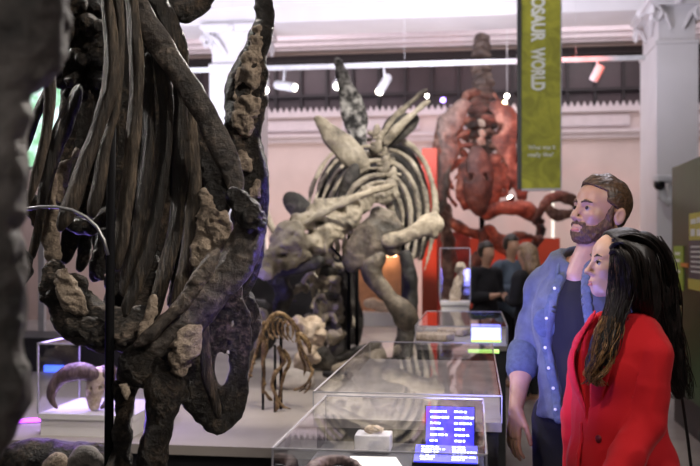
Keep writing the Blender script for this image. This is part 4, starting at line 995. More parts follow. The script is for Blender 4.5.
M['hair_m'] = hairmat('hair_brown', (.025, .013, .006), (.13, .07, .035), (.12, 1, 1), .42); M['beard'] = hairmat('beard_brown', (.05, .024, .012), (.15, .075, .04), (1, 1, .3), .6, 200)
M['hair_f'] = hairmat('hair_black', (.003, .0025, .002), (.016, .010, .008), rough=.42); M['hair_gold'] = hairmat('hair_auburn', (.07, .03, .012), (.55, .30, .11), (1, 1, .12), .35)
M['eye'] = simple('eye_white', (.30, .27, .25), .35); M['iris'] = simple('iris_brown', (.03, .018, .01), .1)
M['denim'] = simple('denim_blue', (.10, .118, .165), .9, nscale=25, namp=.22, bump=.3, bscale=260, sheen=.15)
M['denim2'] = simple('denim_seam', (.085, .11, .165), .85, nscale=60, namp=.2, bump=.3, bscale=220)
M['tee'] = simple('black_cotton', (.008, .008, .011), .9, bump=.1, bscale=200, sheen=.1); M['trouser'] = simple('black_trousers', (.008, .008, .010), .85, bump=.15, bscale=150)
M['blazer'] = simple('red_blazer', (.50, .006, .012), .8, nscale=5, namp=.06, bump=.12, bscale=300, sheen=.08, spec=.25)
M['pearl'] = simple('pearl_button', (.85, .85, .85), .25); M['darkbutton'] = simple('dark_red_button', (.12, .008, .010), .3)
M['shoe'] = simple('black_leather', (.012, .010, .010), .35)

def head_prims(s, fem=False):
    """x forward, y left, z up; origin between the ears at eye height"""
    k = .9 if fem else 1.0
    E = lambda c, r, kk=.015, sub=False, R=None: s.ell(np.array(c)*k, np.array(r)*k, R, sub, kk)
    C = lambda a, b, ra, rb=None, kk=.01, sub=False: s.cap(np.array(a)*k, np.array(b)*k, ra*k, (rb if rb is not None else ra)*k, sub=sub, k=kk)
    E((-.012, 0, .038), (.100, .077, .082)); E((.022, 0, .02), (.067, .063, .075), .02)
    E((.030, 0, -.035), (.058, .056, .072), .025)
    jw = .050 if not fem else .043
    for q in (-1, 1):
        C((-.004, q*jw, -.055), (.050, q*.028, -.093), .020, .018, .025)
        E((.058, q*.040, -.022), (.024, .022, .020), .022)
    E((.068, 0, -.098), (.020, .024 if not fem else .018, .018), .022)
    E((.072, 0, -.068), (.022, .032, .026), .02)
    # brow, sockets, nose
    br = .0085 if not fem else .005
    for q in (-1, 1):
        C((.083, q*.012, .020), (.072, q*.044, .022), br, br*.8, .012)
        E((.090, q*.031, .002), (.015, .017, .0105), .010, True)
    C((.086, 0, .012), (.108, 0, -.028), .0078, .0100, .009); E((.110, 0, -.033), (.011, .0105, .0095), .007)
    for q in (-1, 1): E((.094, q*.0125, -.038), (.011, .0075, .0075), .006); E((.099, q*.006, -.0455), (.004, .003, .003), .003, True)
    # eyelids
    for q in (-1, 1):
        E((.0745, q*.031, .001), (.0125, .0150, .0125), .004)
        E((.0865, q*.031, .0005), (.008, .0115, .0036), .003, True)
    # mouth
    C((.091, -.016, -.0655), (.091, .016, -.0655), .0055, None, .006); C((.0945, -.006, -.0650), (.0945, .006, -.0650), .0055, None, .006)
    C((.090, -.013, -.0775), (.090, .013, -.0775), .0068, None, .006)
    C((.100, -.014, -.0712), (.100, .014, -.0712), .0035, None, .003, True)
    # ears
    for q in (-1, 1):
        R = Matrix.Rotation(-q*.28, 3, 'Z') @ Matrix.Rotation(-.2, 3, 'Y')
        E((-.014, q*.082, -.012), (.016, .014, .026), .006); E((-.016, q*.087, -.010), (.020, .008, .032), .004, False, R); E((-.010, q*.096, -.007), (.012, .007, .021), .003, True, R)
def eyes(parent, Fh, k, look=(1, 0, 0)):
    for q in (-1, 1):
        c = Fh[:3, :3] @ (np.array([.0765, q*.031, .001])*k)+Fh[:3, 3]; d = Fh[:3, :3] @ (np.array(look)/np.linalg.norm(look))
        e = MB().ball(c, .0118*k, sub=3).build('eye', M['eye'], parent, True)
        MB().ball(c+d*.0072*k, .0074*k, sub=3).build('iris', M['iris'], e, True)
def finger(s, base, dirv, curl, L, r, ax):
    """three phalanges bending about ax"""
    d = np.array(dirv, float); d /= np.linalg.norm(d); p = np.array(base, float); ax = np.array(ax, float)/np.linalg.norm(ax)
    seg = [L*.45, L*.30, L*.25]; rr = [r, r*.92, r*.85, r*.72]
    for i, l in enumerate(seg):
        q = p+d*l; s.cap(p, q, rr[i], rr[i+1], k=.0025, wld=True); p = q
        d = np.array(Matrix.Rotation(curl[i], 3, Vector(ax)) @ Vector(d))
def hand(s, wrist, down, out, thick, L=.19, thumb=1.0):
    """down: wrist to knuckles; out: from little finger towards the thumb side; thick: palm normal"""
    dn = np.array(down, float); dn /= np.linalg.norm(dn); ou = np.array(out, float); ou -= dn*(ou @ dn); ou /= np.linalg.norm(ou); th = np.cross(dn, ou)
    if th @ np.array(thick, float) < 0: th = -th
    wr = np.array(wrist, float); kn = wr+dn*L*.50
    P = lambda a, b, c: wr+dn*a*L+ou*b*L+th*c*L
    s.cap(P(-.05, 0, 0), P(.12, 0, 0), .024, .025, .75, th, k=.01, wld=True)
    for o_, l_ in ((-.16, .44), (-.05, .49), (.06, .50), (.16, .47)):
        s.cap(P(.06, o_*.6, 0), P(l_, o_, 0), .0150, .0115, .95, th, k=.012, wld=True)
    sp = [(-.175, .44, .34, -.10), (-.062, .49, .41, -.03), (.055, .50, .44, .02), (.165, .47, .40, .07)]
    for o_, l_, fl, spread in sp:
        finger(s, P(l_, o_, 0), dn+ou*spread+th*.10, (.28, .35, .25), L*fl, .0088, np.cross(dn, th))
    s.cap(P(.08, .12, .03), P(.28, .25, .08), .014, .0115, k=.010, wld=True)
    s.cap(P(.28, .25, .08), P(.45, .29, .14), .0105, .0098, k=.003, wld=True); s.cap(P(.45, .29, .14), P(.58, .285, .19), .0098, .0075, k=.003, wld=True)

def outer(s, fr):                            # helper to convert world to local of a frame
    Mi = np.linalg.inv(fr); return lambda p: (Mi @ np.append(np.asarray(p, float), 1))[:3]

# ------------------------------------------------------------------ the man
MD = 3.3
t = math.radians(36); org = W(583, 300, MD); org = np.array([org[0], MD+.02, 0.0])
FM = frame(-math.sin(t), -math.cos(t), org)
man = thing('person', org, 'bearded man in open blue denim shirt over black tee, looking up left', 'person')
th = math.radians(64); FH = frame(-math.sin(th), -math.cos(th), W(599.5, 212.5, MD), math.radians(9), math.radians(-3))
toM = outer(None, FM)
hk = 1.05
FHs = FH.copy(); FHs[:3, :3] *= hk
def in_frame(s, fr): s.M = fr; return s
def torso(s, g=0.0, kk=.04, top=True):
    s.ell((0, 0, .96), (.125+g, .165+g, .13+g), k=kk); s.ell((.005, 0, 1.12), (.108+g, .150+g, .15+g), k=kk)
    s.ell((.005, 0, 1.30), (.120+g, .172+g, .19+g), k=kk)
    s.chain([((-.015, -.160, 1.412), .054+g), ((-.02, -.07, 1.482), .056+g), ((-.02, .07, 1.482), .056+g), ((-.015, .160, 1.412), .054+g)], k=kk)
Rsh = FM[:3, :3] @ np.array([-.015, -.152, 1.405])+FM[:3, 3]; Lsh = FM[:3, :3] @ np.array([-.015, .172, 1.405])+FM[:3, 3]
Rel = W(524, 352, 3.42); Rwr = W(516, 409, 3.28); Lel = FM[:3, :3] @ np.array([-.06, .245, 1.16])+FM[:3, 3]; Lwr = FM[:3, :3] @ np.array([.03, .25, .93])+FM[:3, 3]
s = S(FM, k=.03); torso(s, -.012)
hw = FH[:3, 3]
s.cap(hw+FH[:3, :3] @ [-.03, 0, -.07], FM[:3, :3] @ np.array([-.005, 0, 1.47])+FM[:3, 3], .056, .064, k=.03, wld=True)
s.cap(hw+FH[:3, :3] @ [.02, 0, -.09], FM[:3, :3] @ np.array([.045, 0, 1.47])+FM[:3, 3], .030, .04, k=.03, wld=True)
for q in (-1, 1):
    s.chain([((0, q*.088, .92), .088), ((.01, q*.10, .50), .056), ((.0, q*.10, .44), .052), ((-.02, q*.105, .10), .040)], k=.03)
    s.cap((-.03, q*.105, .06), (.14, q*.13, .035), .038, .03, k=.02)
s.chain([(Rsh, .052), (Rel, .043)], k=.02, wld=True); s.chain([(Rel, .042), (Rel*.6+Rwr*.4+[0, 0, 0], .040), (Rwr, .026)], k=.015, wld=True)
s.chain([(Lsh, .052), (Lel, .043), (Lwr, .026)], k=.015, wld=True)
hand(s, Rwr, [-.10, -.06, -1], [.35, -.95, 0], [.7, .3, 0], L=.20)
hand(s, Lwr, [.0, -.05, -1], [-.5, -.8, 0], [-.8, .5, 0], L=.19)
s.M = FHs; head_prims(s)
sculpt('body', s, M['skin_m'], .0042, man, None, 1, zs=lambda z: .0028 if z > 1.5 else (.0032 if .78 < z < 1.0 else .007))
def hair_shell(name, fr, mt, parent, cut, g=.010, vox=.0034, extra=None, disp=None, face=False, fem=False):
    s = S(fr, k=.015); kf = .9 if fem else 1.0
    s.ell(np.array((-.014, 0, .040))*kf, np.array((.102, .079, .086))*kf+g); s.ell(np.array((.020, 0, .022))*kf, np.array((.074, .067, .078))*kf+g)
    if extra: extra(s)
    s.fn(cut)
    return sculpt(name, s, mt, vox, parent, disp, 1)
FHh = FHs
def cut_hair(x, y, z, f):
    # keep hair above the forehead line, behind the temples and down to the nape
    line = .060+.030*np.clip((x-.02)/.06, 0, 1)
    a = line-z                                                      # below the hairline
    back = x-(-.050+.085*np.clip(z/.035, 0, 1))                      # in front of the ear line
    reg = np.minimum(a, back)                                       # >0 : face region
    low = -.075-z                                                   # below the nape
    f = np.maximum(f, np.clip(reg*.7, -.05, .05)); f = np.maximum(f, low*.7)
    return f
def ex_m(s):
    s.chain([((.064, -.01, .093), .009), ((.046, 0, .106), .012), ((-.01, 0, .114), .016), ((-.07, 0, .095), .016), ((-.098, 0, .05), .014), ((-.092, 0, -.02), .016)], k=.03)
    for q in (-1, 1): s.ell((-.010, q*.100, -.014), (.030, .034, .042), sub=True, k=.004)
hair_shell('hair', FHs, M['hair_m'], man, cut_hair, .004, extra=ex_m, disp=[(.0022, (70, 70, 70), 2, 'ridge'), (.002, 18, 2, 'n')])
# beard: the jaw primitives a few millimetres larger, kept below the cheek line
s = S(FHs, k=.02)
g = .0045
s.ell((.030, 0, -.035), (.058+g, .056+g, .072+g))
for q in (-1, 1): s.cap((-.006, q*.052, -.045), (.050, q*.029, -.093), .021+g, .019+g, k=.025); s.cap((.016, q*.068, .000), (.010, q*.060, -.045), .008, .014, k=.012)
s.cap((.012, .0725, .025), (.010, .070, -.02), .006, .009, k=.01); s.cap((.012, -.0725, .025), (.010, -.070, -.02), .006, .009, k=.01)
s.ell((.068, 0, -.100), (.024, .028, .022)); s.ell((.070, 0, -.075), (.024, .036, .030))
s.cap((.0865, -.02, -.056), (.0865, .02, -.056), .0075, k=.01)
def cut_beard(x, y, z, f):
    cheek = z-(-.058+.075*np.clip((.055-x)/.06, 0, 1)+.06*np.clip((.026-x)/.006, 0, 1))                # upper edge rises towards the sideburn
    cheek = np.where((x > .06) & (np.abs(y) < .032), z+.049, cheek)
    mouth = .0115-np.sqrt(((z+.0712)*1.0)**2+(np.maximum(np.abs(y)-.014, 0))**2); mouth = np.where(x > .075, mouth, -1)
    f = np.maximum(f, cheek*.8); f = np.maximum(f, mouth); f = np.maximum(f, (-.122-z)); f = np.maximum(f, np.where(z > -.05, .004-x, -.014-x)); return f
s.fn(cut_beard)
sculpt('beard', s, M['beard'], .003, man, [(.003, 90, 2, 'n')], 1)
for q in (-1, 1):
    s = S(FHs, k=.004); s.chain([((.0925, q*.012, .0205), .0042), ((.0905, q*.027, .0265), .0046), ((.078, q*.047, .022), .003)]); sculpt('eyebrow', s, M['beard'], .002, man, [(.0015, 150, 2, 'n')], 1)
s = S(FHs, k=.004); s.cap((.0945, -.014, -.0772), (.0945, .014, -.0772), .0050); s.cap((.0955, -.012, -.0662), (.0955, .012, -.0662), .0032); sculpt('lips', s, M['lip'], .002, man, None, 1)
eyes(man, FHs, 1.0, (1, .1, .12))
def cloth(V, N, amp, seed=0, fr=None):
    P = V @ (fr[:3, :3] if fr is not None else np.eye(3))
    q = P*[7, 9, 2.4]+seed+.6*fbm(P*6, 2)[:, None]; n = .5-np.abs(vnoise(q)); q2 = P*[16, 16, 6]+seed+3; n2 = .5-np.abs(vnoise(q2+.5*fbm(P*9, 2)[:, None]))
    return V+N*(amp*(n*1.0+.45*n2))[:, None]
def garment(name, s, mt, vox, parent, amp, fr, seed, sm=1, zs=None, label=None):
    V, Q = s.mesh(vox, zs); V = relax(V, Q, sm); V = cloth(V, vnormals(V, Q), amp, seed, fr)
    return link_mesh(name, np_mesh(name, V, Q), mt, parent, True, label)
# black tee
s = S(FM, k=.04); torso(s, .002)
def cut_tee(x, y, z, f):
    nk = .094-np.sqrt((x-.02)**2*.9+y**2+((z-1.545)*1.1)**2)
    f = np.maximum(f, nk); f = np.maximum(f, .93-z); f = np.maximum(f, z-1.54); return f
s.fn(cut_tee); garment('tee_shirt', s, M['tee'], .005, man, .006, FM, 4)
# trousers
s = S(FM, k=.03); s.ell((0, 0, .96), (.122, .162, .12), k=.04)
for q in (-1, 1): s.chain([((0, q*.088, .92), .100), ((.01, q*.10, .50), .074), ((.0, q*.10, .12), .058)], k=.03)
s.fn(lambda x, y, z, f: np.maximum(f, np.maximum(z-1.03, .08-z)))
garment('trousers', s, M['trouser'], .008, man, .008, FM, 8)
for q in (-1, 1):
    s = S(FM, k=.02); s.cap((-.04, q*.105, .05), (.15, q*.132, .045), .047, .04); s.cap((-.04, q*.105, .05), (-.03, q*.105, .12), .045, .05); s.fn(lambda x, y, z, f: np.maximum(f, .004-z)); sculpt('shoe', s, M['shoe'], .007, man)
# denim shirt, open at the front
s = S(FM, k=.035); torso(s, .018, .035); s.ell((0, 0, .93), (.128, .165, .08), k=.04)
s.chain([(Rsh, .056), (Rsh*.5+Rel*.5, .051), (Rel, .050), (Rel*.80+Rwr*.20, .053)], k=.02, wld=True)
s.chain([(Lsh, .068), (Lsh*.5+Lel*.5, .062), (Lel, .058), (Lel*.78+Lwr*.22, .056)], k=.02, wld=True)
Ra = (Rwr-Rel)/np.linalg.norm(Rwr-Rel); La = (Lwr-Lel)/np.linalg.norm(Lwr-Lel)
RaL, LaL = FM[:3, :3].T @ Ra, FM[:3, :3].T @ La; RcL, LcL = toM(Rel*.74+Rwr*.26), toM(Lel*.74+Lwr*.26)
def cut_denim(x, y, z, f):
    half = .030+.055*np.clip((1.50-z)/.28, 0, 1)-.030*np.clip((1.2-z)/.25, 0, 1)
    mid = .004+.035*np.clip((1.25-z)/.3, 0, 1)
    op = np.minimum(np.minimum(x-.0, half-np.abs(y-mid)), 1.6-z)
    f = np.maximum(f, op*.9)
    nk = .076-np.sqrt((x+.00)**2+y**2+((z-1.56)*1.0)**2); f = np.maximum(f, nk)
    d = (x-RcL[0])*RaL[0]+(y-RcL[1])*RaL[1]+(z-RcL[2])*RaL[2]; f = np.where(y < -.13, np.maximum(f, d), f)
    d = (x-LcL[0])*LaL[0]+(y-LcL[1])*LaL[1]+(z-LcL[2])*LaL[2]; f = np.where(y > .17, np.maximum(f, d), f)
    hem = .935+.05*np.abs(y)/.15*(x < 0.0)+.02*(x > 0)-z; hem = np.where(np.abs(y) < .2, hem, hem); f = np.maximum(f, hem); return f
s.fn(cut_denim)
# hollow it for the arms and body
s2 = s
def hollow(x, y, z, f): return f
den = garment('denim_shirt', s, M['denim'], .0045, man, .017, FM, 21)
# plackets, collar, cuffs and buttons
toW = lambda p: FM[:3, :3] @ np.asarray(p, float)+FM[:3, 3]
def front_x(y, z, g=.026):                                      # surface of the chest in front of (y, z)
    xs = 0
    for c, r in (((.005, 0, 1.30), (.120, .172, .19)), ((.005, 0, 1.12), (.108, .150, .15)), ((0, 0, .96), (.125, .165, .13))):
        q = 1-((y-c[1])/(r[1]+g))**2-((z-c[2])/(r[2]+g))**2
        if q > 0: xs = max(xs, c[0]+(r[0]+g)*math.sqrt(q))
    return xs
def half_w(z): return .030+.055*min(max((1.50-z)/.28, 0), 1)-.030*min(max((1.2-z)/.25, 0), 1), .004+.035*min(max((1.25-z)/.3, 0), 1)
for q in (-1, 1):
    s = S(FM, k=.01); L = []
    for i in range(15):
        z = 1.46-i*.036; h, m_ = half_w(z); y = m_+q*(h+.012); L.append(((front_x(y, z, .022), y, z), .017))
    s.chain(L, .35, (1, 0, 0)); o = garment('placket', s, M['denim2'], .004, den, .002, FM, 5)
    if q < 0:
        for i in (1, 4, 7, 9, 11, 13):
            p = toW((L[i][0][0]+.009, L[i][0][1], L[i][0][2]))
            MB().lathe(p, [(.0045, -.001), (.0062, 0), (.0062, .0018), (.004, .003)], 12, FM_R := (Matrix(FM[:3, :3].tolist()) @ Matrix.Rotation(math.pi/2, 3, 'Y'))).build('button', M['pearl'], den, True)
s = S(FM, k=.012)
for q in (-1, 1):
    s.chain([((-.080, 0, 1.565), .020), ((-.062, q*.052, 1.560), .022), ((-.01, q*.076, 1.542), .022), ((.045, q*.070, 1.505), .021), ((.082, q*.064, 1.455), .015)], .40, (.2, q*.9, .5), n=3)
sculpt('collar', s, M['denim2'], .004, den, [(.003, 16, 2, 'n')])
for (e, w_, a_) in ((Rel, Rwr, Ra), (Lel, Lwr, La)):
    s = S(k=.006); c0 = e*.80+w_*.20
    s.cap(c0-a_*.02, c0+a_*.018, .0595, .058, wld=True); s.cap(c0-a_*.045, c0-a_*.03, .0605, .0605, wld=True)
    garment('cuff', s, M['denim2'], .004, den, .006, None, 3)
s = S(FM, k=.008); s.ell((.128, -.085, 1.30), (.012, .045, .055), Matrix.Rotation(.45, 3, 'Z')); sculpt('pocket', s, M['denim2'], .004, den, [(.003, 14, 2, 'n')])

# ------------------------------------------------------------------ the woman
WD = 2.86
t = math.radians(62); o_ = W(619, 300, WD); org = np.array([o_[0], WD, 0.0]); FW = frame(-math.sin(t), -math.cos(t), org)
wom = thing('person', org, 'woman with long dark wavy hair and red blazer, seen in profile', 'person')
th = math.radians(84); FHW = frame(-math.sin(th), -math.cos(th), W(618.0, 264.5, WD), math.radians(4), 0.0); FHWs = FHW.copy(); FHWs[:3, :3] *= 1.0
def torso_w(s, g=0.0, kk=.04, hip=1.0):
    s.ell((-.005, 0, .90), (.115+g, .165*hip+g, .13+g), k=kk); s.ell((0, 0, 1.05), (.090+g, .120+g, .13+g), k=kk); s.ell((0, 0, 1.20), (.098+g, .135+g, .14+g), k=kk)
    for q in (-1, 1): s.ell((.060, q*.060, 1.175), (.052+g*.5, .056+g*.5, .055+g*.5), k=kk)
    s.chain([((-.018, -.118, 1.252), .042+g), ((-.022, -.05, 1.295), .044+g), ((-.022, .05, 1.295), .044+g), ((-.018, .118, 1.252), .042+g)], k=kk)
LshW = FW[:3, :3] @ np.array([-.015, .128, 1.242])+FW[:3, 3]; RshW = FW[:3, :3] @ np.array([-.015, -.128, 1.242])+FW[:3, 3]
LelW = W(646, 424, 2.72); LwrW = W(606, 492, 2.60); RelW = FW[:3, :3] @ np.array([-.02, -.20, 1.0])+FW[:3, 3]; RwrW = FW[:3, :3] @ np.array([-.01, -.20, .76])+FW[:3, 3]
s = S(FW, k=.03); torso_w(s, -.010)
hw = FHW[:3, 3]
s.cap(hw+FHW[:3, :3] @ [-.03, 0, -.06], FW[:3, :3] @ np.array([-.01, 0, 1.33])+FW[:3, 3], .045, .052, k=.03, wld=True)
for q in (-1, 1):
    s.chain([((0, q*.08, .86), .085), ((.01, q*.085, .47), .052), ((-.02, q*.09, .09), .036)], k=.03); s.cap((-.03, q*.09, .05), (.12, q*.10, .03), .033, .026, k=.02)
s.chain([(LshW, .044), (LelW, .036), (LwrW, .024)], k=.015, wld=True); s.chain([(RshW, .044), (RelW, .036), (RwrW, .024)], k=.015, wld=True)
hand(s, LwrW, LwrW-LelW, [-.2, 0, 1], [0, 1, 0], L=.17); hand(s, RwrW, RwrW-RelW, [0, .3, 1], [.3, -.6, 0], L=.17)
s.M = FHWs; head_prims(s, True)
sculpt('body', s, M['skin_f'], .0040, wom, None, 1, zs=lambda z: .0028 if z > 1.38 else (.0035 if .72 < z < .98 else .008))
eyes(wom, FHWs, .9, (1, -.05, .12))
for q in (-1, 1):
    s = S(FHWs, k=.004); s.chain([((.0835, q*.011, .0205), .0026), ((.0810, q*.026, .0255), .003), ((.0715, q*.041, .021), .0016)]); sculpt('eyebrow', s, M['hair_f'], .0016, wom, None, 1)
    s = S(FHWs, k=.002); s.chain([((.0815, q*.020, .0050), .0014), ((.0820, q*.028, .0068), .0018), ((.0770, q*.038, .0052), .0016), ((.0755, q*.043, .0060), .0009)]); sculpt('eyelash', s, M['hair_f'], .0011, wom, None, 0)
s = S(FHWs, k=.004); s.cap((.0852, -.012, -.0697), (.0852, .012, -.0697), .0048); s.cap((.0860, -.010, -.0590), (.0860, .010, -.0590), .0040); sculpt('lips', s, M['lip'], .002, wom, None, 1)
# trousers, shoes, top
s = S(FW, k=.03); s.ell((0, 0, .90), (.113, .16, .12), k=.04)
for q in (-1, 1): s.chain([((0, q*.08, .86), .094), ((.01, q*.085, .47), .062), ((0, q*.09, .10), .05)], k=.03)
s.fn(lambda x, y, z, f: np.maximum(f, np.maximum(z-.98, .07-z))); garment('trousers', s, M['trouser'], .008, wom, .006, FW, 8)
for q in (-1, 1):
    s = S(FW, k=.02); s.cap((-.04, q*.09, .04), (.13, q*.10, .035), .04, .032); s.fn(lambda x, y, z, f: np.maximum(f, .004-z)); sculpt('shoe', s, M['shoe'], .007, wom)
s = S(FW, k=.04); torso_w(s, .0); s.fn(lambda x, y, z, f: np.maximum(np.maximum(f, .85-z), np.maximum(z-1.37, .085-np.sqrt((x-.02)**2+y**2+((z-1.40))**2)))); garment('tee_shirt', s, M['tee'], .006, wom, .004, FW, 3)
# red blazer
s = S(FW, k=.035); torso_w(s, .019, .030); s.ell((-.015, 0, .84), (.128, .185, .16), k=.05); s.ell((.010, 0, 1.04), (.118, .145, .17), k=.05)
s.chain([(LshW+[.0, -.012, .004], .054), (LshW*.55+LelW*.45+[0, -.01, 0], .052), (LelW, .050)], k=.004, wld=True); s.chain([(LelW, .050), (LelW*.5+LwrW*.5, .047), (LwrW, .042)], k=.02, wld=True)
s.chain([(RshW, .064), (RshW*.55+RelW*.45, .060), (RelW, .055), (RwrW, .044)], k=.012, wld=True)
toWo = outer(None, FW)
aL = (LwrW-LelW)/np.linalg.norm(LwrW-LelW); aLl = FW[:3, :3].T @ aL; cL = toWo(LwrW-aL*.015); aR = (RwrW-RelW)/np.linalg.norm(RwrW-RelW); aRl = FW[:3, :3].T @ aR; cR = toWo(RwrW-aR*.015)
def cut_blazer(x, y, z, f):
    half = np.clip((z-1.02)*.22, 0, .09); op = np.minimum(x-.02, half-np.abs(y-.0)); f = np.maximum(f, op*.9)
    nk = .072-np.sqrt((x-.0)**2+y**2+((z-1.40))**2); f = np.maximum(f, nk); f = np.maximum(f, .74-z)
    for a_, c_ in ((aLl, cL), (aRl, cR)):
        d = (x-c_[0])*a_[0]+(y-c_[1])*a_[1]+(z-c_[2])*a_[2]; near = ((x-c_[0])**2+(y-c_[1])**2+(z-c_[2])**2) < .12**2
        f = np.where(near, np.maximum(f, d), f)
    return f
s.fn(cut_blazer); blz = garment('blazer', s, M['blazer'], .0048, wom, .012, FW, 31)
toV = lambda p: FW[:3, :3] @ np.asarray(p, float)+FW[:3, 3]
def wfront(y, z, g=.030):
    xs = .0
    for c, r in (((0, 0, 1.20), (.098, .135, .14)), ((0, 0, 1.05), (.09, .12, .13)), ((-.005, 0, .9), (.115, .165, .13)), ((.060, .06, 1.175), (.052, .056, .055)), ((.060, -.06, 1.175), (.052, .056, .055)), ((.010, 0, 1.04), (.09, .115, .14)), ((-.005, 0, .84), (.12, .165, .13))):
        q = 1-((y-c[1])/(r[1]+g))**2-((z-c[2])/(r[2]+g))**2
        if q > 0: xs = max(xs, c[0]+(r[0]+g)*math.sqrt(q))
    return xs
for q in (-1, 1):                                              # lapels folded over the chest
    s = S(FW, k=.01); L = []
    for i, (z, y, r) in enumerate(((1.36, .055, .010), (1.32, .068, .014), (1.27, .076, .020), (1.21, .070, .025), (1.15, .052, .023), (1.08, .028, .016), (1.03, .010, .006))):
        L.append(((wfront(y, z, .032) if z < 1.3 else .045+(1.37-z)*.6, q*y, z), r))
    s.chain(L, .26, (1, q*.45, 0), n=3); sculpt('lapel', s, M['blazer'], .004, blz, [(.002, 14, 2, 'n')])
s = S(FW, k=.006); s.chain([((wfront(.028, z, .036), -.028+.0*z, z), .008) for z in (1.02, .97, .92, .87, .82, .77)], .5, (1, 0, 0)); sculpt('front_edge', s, M['blazer'], .004, blz, [(.002, 14, 2, 'n')])
for p in (W(593, 446, 0), ):
    for (y_, z_) in ((.045, .985), (.045, .86)):
        c = toV((wfront(y_, z_, .040), y_, z_)); MB().lathe(c, [(.007, -.004), (.0125, 0), (.0125, .004), (.009, .006)], 16, Matrix(FW[:3, :3].tolist()) @ Matrix.Rotation(math.pi/2, 3, 'Y')).build('button', M['darkbutton'], blz, True)
# hair: scalp mass, back fall, front lock, many strands
hairv = []
def cut_w(x, y, z, f):
    a = (.052+.02*np.clip((.03-x)/.05, 0, 1))-z; back = x-.018
    side = .062-np.abs(y)+.10*np.clip((.055-z), -1, .12)*0
    reg = np.minimum(np.minimum(a, back), .3); f = np.maximum(f, reg*.8); return f
s = S(FHWs, k=.02)
s.ell((-.014, 0, .034), (.105, .084, .086)); s.ell((.016, 0, .022), (.073, .070, .075))
s.fn(cut_w)
V1 = S(k=.02)
wl = lambda pts: [(W(x, y, d), r/F*d) for x, y, r, d in pts]
# merged big hair mass in world coordinates
s = S(k=.022)
Mh = FHWs
c_ = lambda p: Mh[:3, :3] @ np.array(p, float)+Mh[:3, 3]
s.ell(c_((-.014, 0, .036)), np.array((.102, .082, .081))*1.0, Mh[:3, :3], wld=True); s.ell(c_((.010, 0, .030)), np.array((.068, .068, .068))*1.0, Mh[:3, :3], wld=True)
s.chain(wl([(628,244,14,2.84),(634,262,18,2.83),(638,285,19,2.84),(641,305,18,2.86),(648,330,14,2.93)]), 1, None, k=.025, wld=True)
s.chain(wl([(642,249,18,2.92),(650,262,20,2.93),(655,290,20,2.96),(662,320,16,3.0),(668,350,13,3.02),(674,376,10,3.03),(679,394,5,3.04)]), 1, None, k=.025, wld=True)
s.chain(wl([(640,250,17,3.02),(648,270,18,3.04),(654,310,16,3.06),(660,345,12,3.07)]), 1, None, k=.025, wld=True)
s.chain(wl([(618,246,9,2.80),(620,262,12,2.79),(620,284,12,2.79),(618,305,10,2.78),(613,325,8,2.76),(607,345,8,2.74),(601,362,6,2.74),(596,374,3,2.74)]), 1, None, k=.02, wld=True)
def cut_face(x, y, z, f):                                       # world coordinates (identity frame)
    Mi = np.linalg.inv(FHWs); L = [Mi[i, 0]*x+Mi[i, 1]*y+Mi[i, 2]*z+Mi[i, 3] for i in range(3)]
    side = L[0]-(.018+.30*np.clip(L[2]-.0, 0, .11)+.10*np.clip(-L[2]-.04, 0, .2))
    reg = np.minimum(side, .122-L[2]); reg = np.minimum(reg, L[2]+.20)
    return np.maximum(f, reg*.9)
s.fn(cut_face)
Vh, Qh = s.mesh(.0045); Vh = relax(Vh, Qh, 1); Nh = vnormals(Vh, Qh)
P = Vh*[38, 38, 5]+fbm(Vh*[5, 5, 8], 2)[:, None]*1.5; top_ = np.clip((1.53-Vh[:, 2])/.12, .12, 1); Vh = Vh+Nh*(top_*(.008*(.5-np.abs(vnoise(P)))+.003*vnoise(Vh*[90, 90, 9])))[:, None]
hr = link_mesh('hair', np_mesh('hair', Vh, Qh), M['hair_f'], wom)
def strands(name, guides, n, rr, mt, jit, wav=.006, seg=4):
    m = MB(); rg = random.Random(11)
    for _ in range(n):
        g_ = guides[rg.randrange(len(guides))]; a = rg.uniform(0, 6.28); q = rg.uniform(.75, 1.05); ph = rg.uniform(0, 6); r0 = rr*rg.uniform(.6, 1.3)
        G_ = S(); pts = []
        P = [np.append(W(x, y, d), r/F*d) for x, y, r, d in g_]; E = [2*P[0]-P[1]]+P+[2*P[-1]-P[-2]]; e = rg.uniform(.8, 1.0)
        for i in range(len(P)-1):
            p0, p1, p2, p3 = E[i:i+4]
            for j in range(4):
                t_ = j/4; pts.append(.5*((2*p1)+(-p0+p2)*t_+(2*p0-5*p1+4*p2-p3)*t_*t_+(-p0+3*p1-3*p2+p3)*t_**3))
        pts.append(P[-1]); out = []
        for i, p in enumerate(pts):
            f_ = i/len(pts); o = np.array([math.cos(a+f_*.5), math.sin(a+f_*.5), 0])*(p[3]*q+.001)
            w_ = wav*(.3+f_)*np.array([math.sin(f_*11+ph), math.cos(f_*9+ph), 0]); out.append(p[:3]+o+w_)
            if f_ > e: break
        k = len(out); m.tube(out, [r0*(1-.6*(i/k)**3) for i in range(k)], seg)
    return m.build(name, mt, hr, True)
back = [(640,236,18,2.93),(652,262,20,2.93),(657,290,20,2.96),(664,320,16,3.0),(671,350,14,3.02),(678,376,12,3.03),(684,398,9,3.04)]
side_ = [(632,240,16,2.86),(638,262,18,2.83),(641,285,19,2.84),(645,305,18,2.86),(655,335,15,2.93),(664,360,12,3.0),(672,390,9,3.02)]
front = [(620,246,9,2.82),(622,265,12,2.79),(621,285,12,2.79),(618,305,11,2.77),(612,328,10,2.75),(606,350,10,2.73),(600,368,8,2.73),(593,384,5,2.73)]
strands('hair_strand', [back, side_], 200, .0017, M['hair_f'], 0, .014)
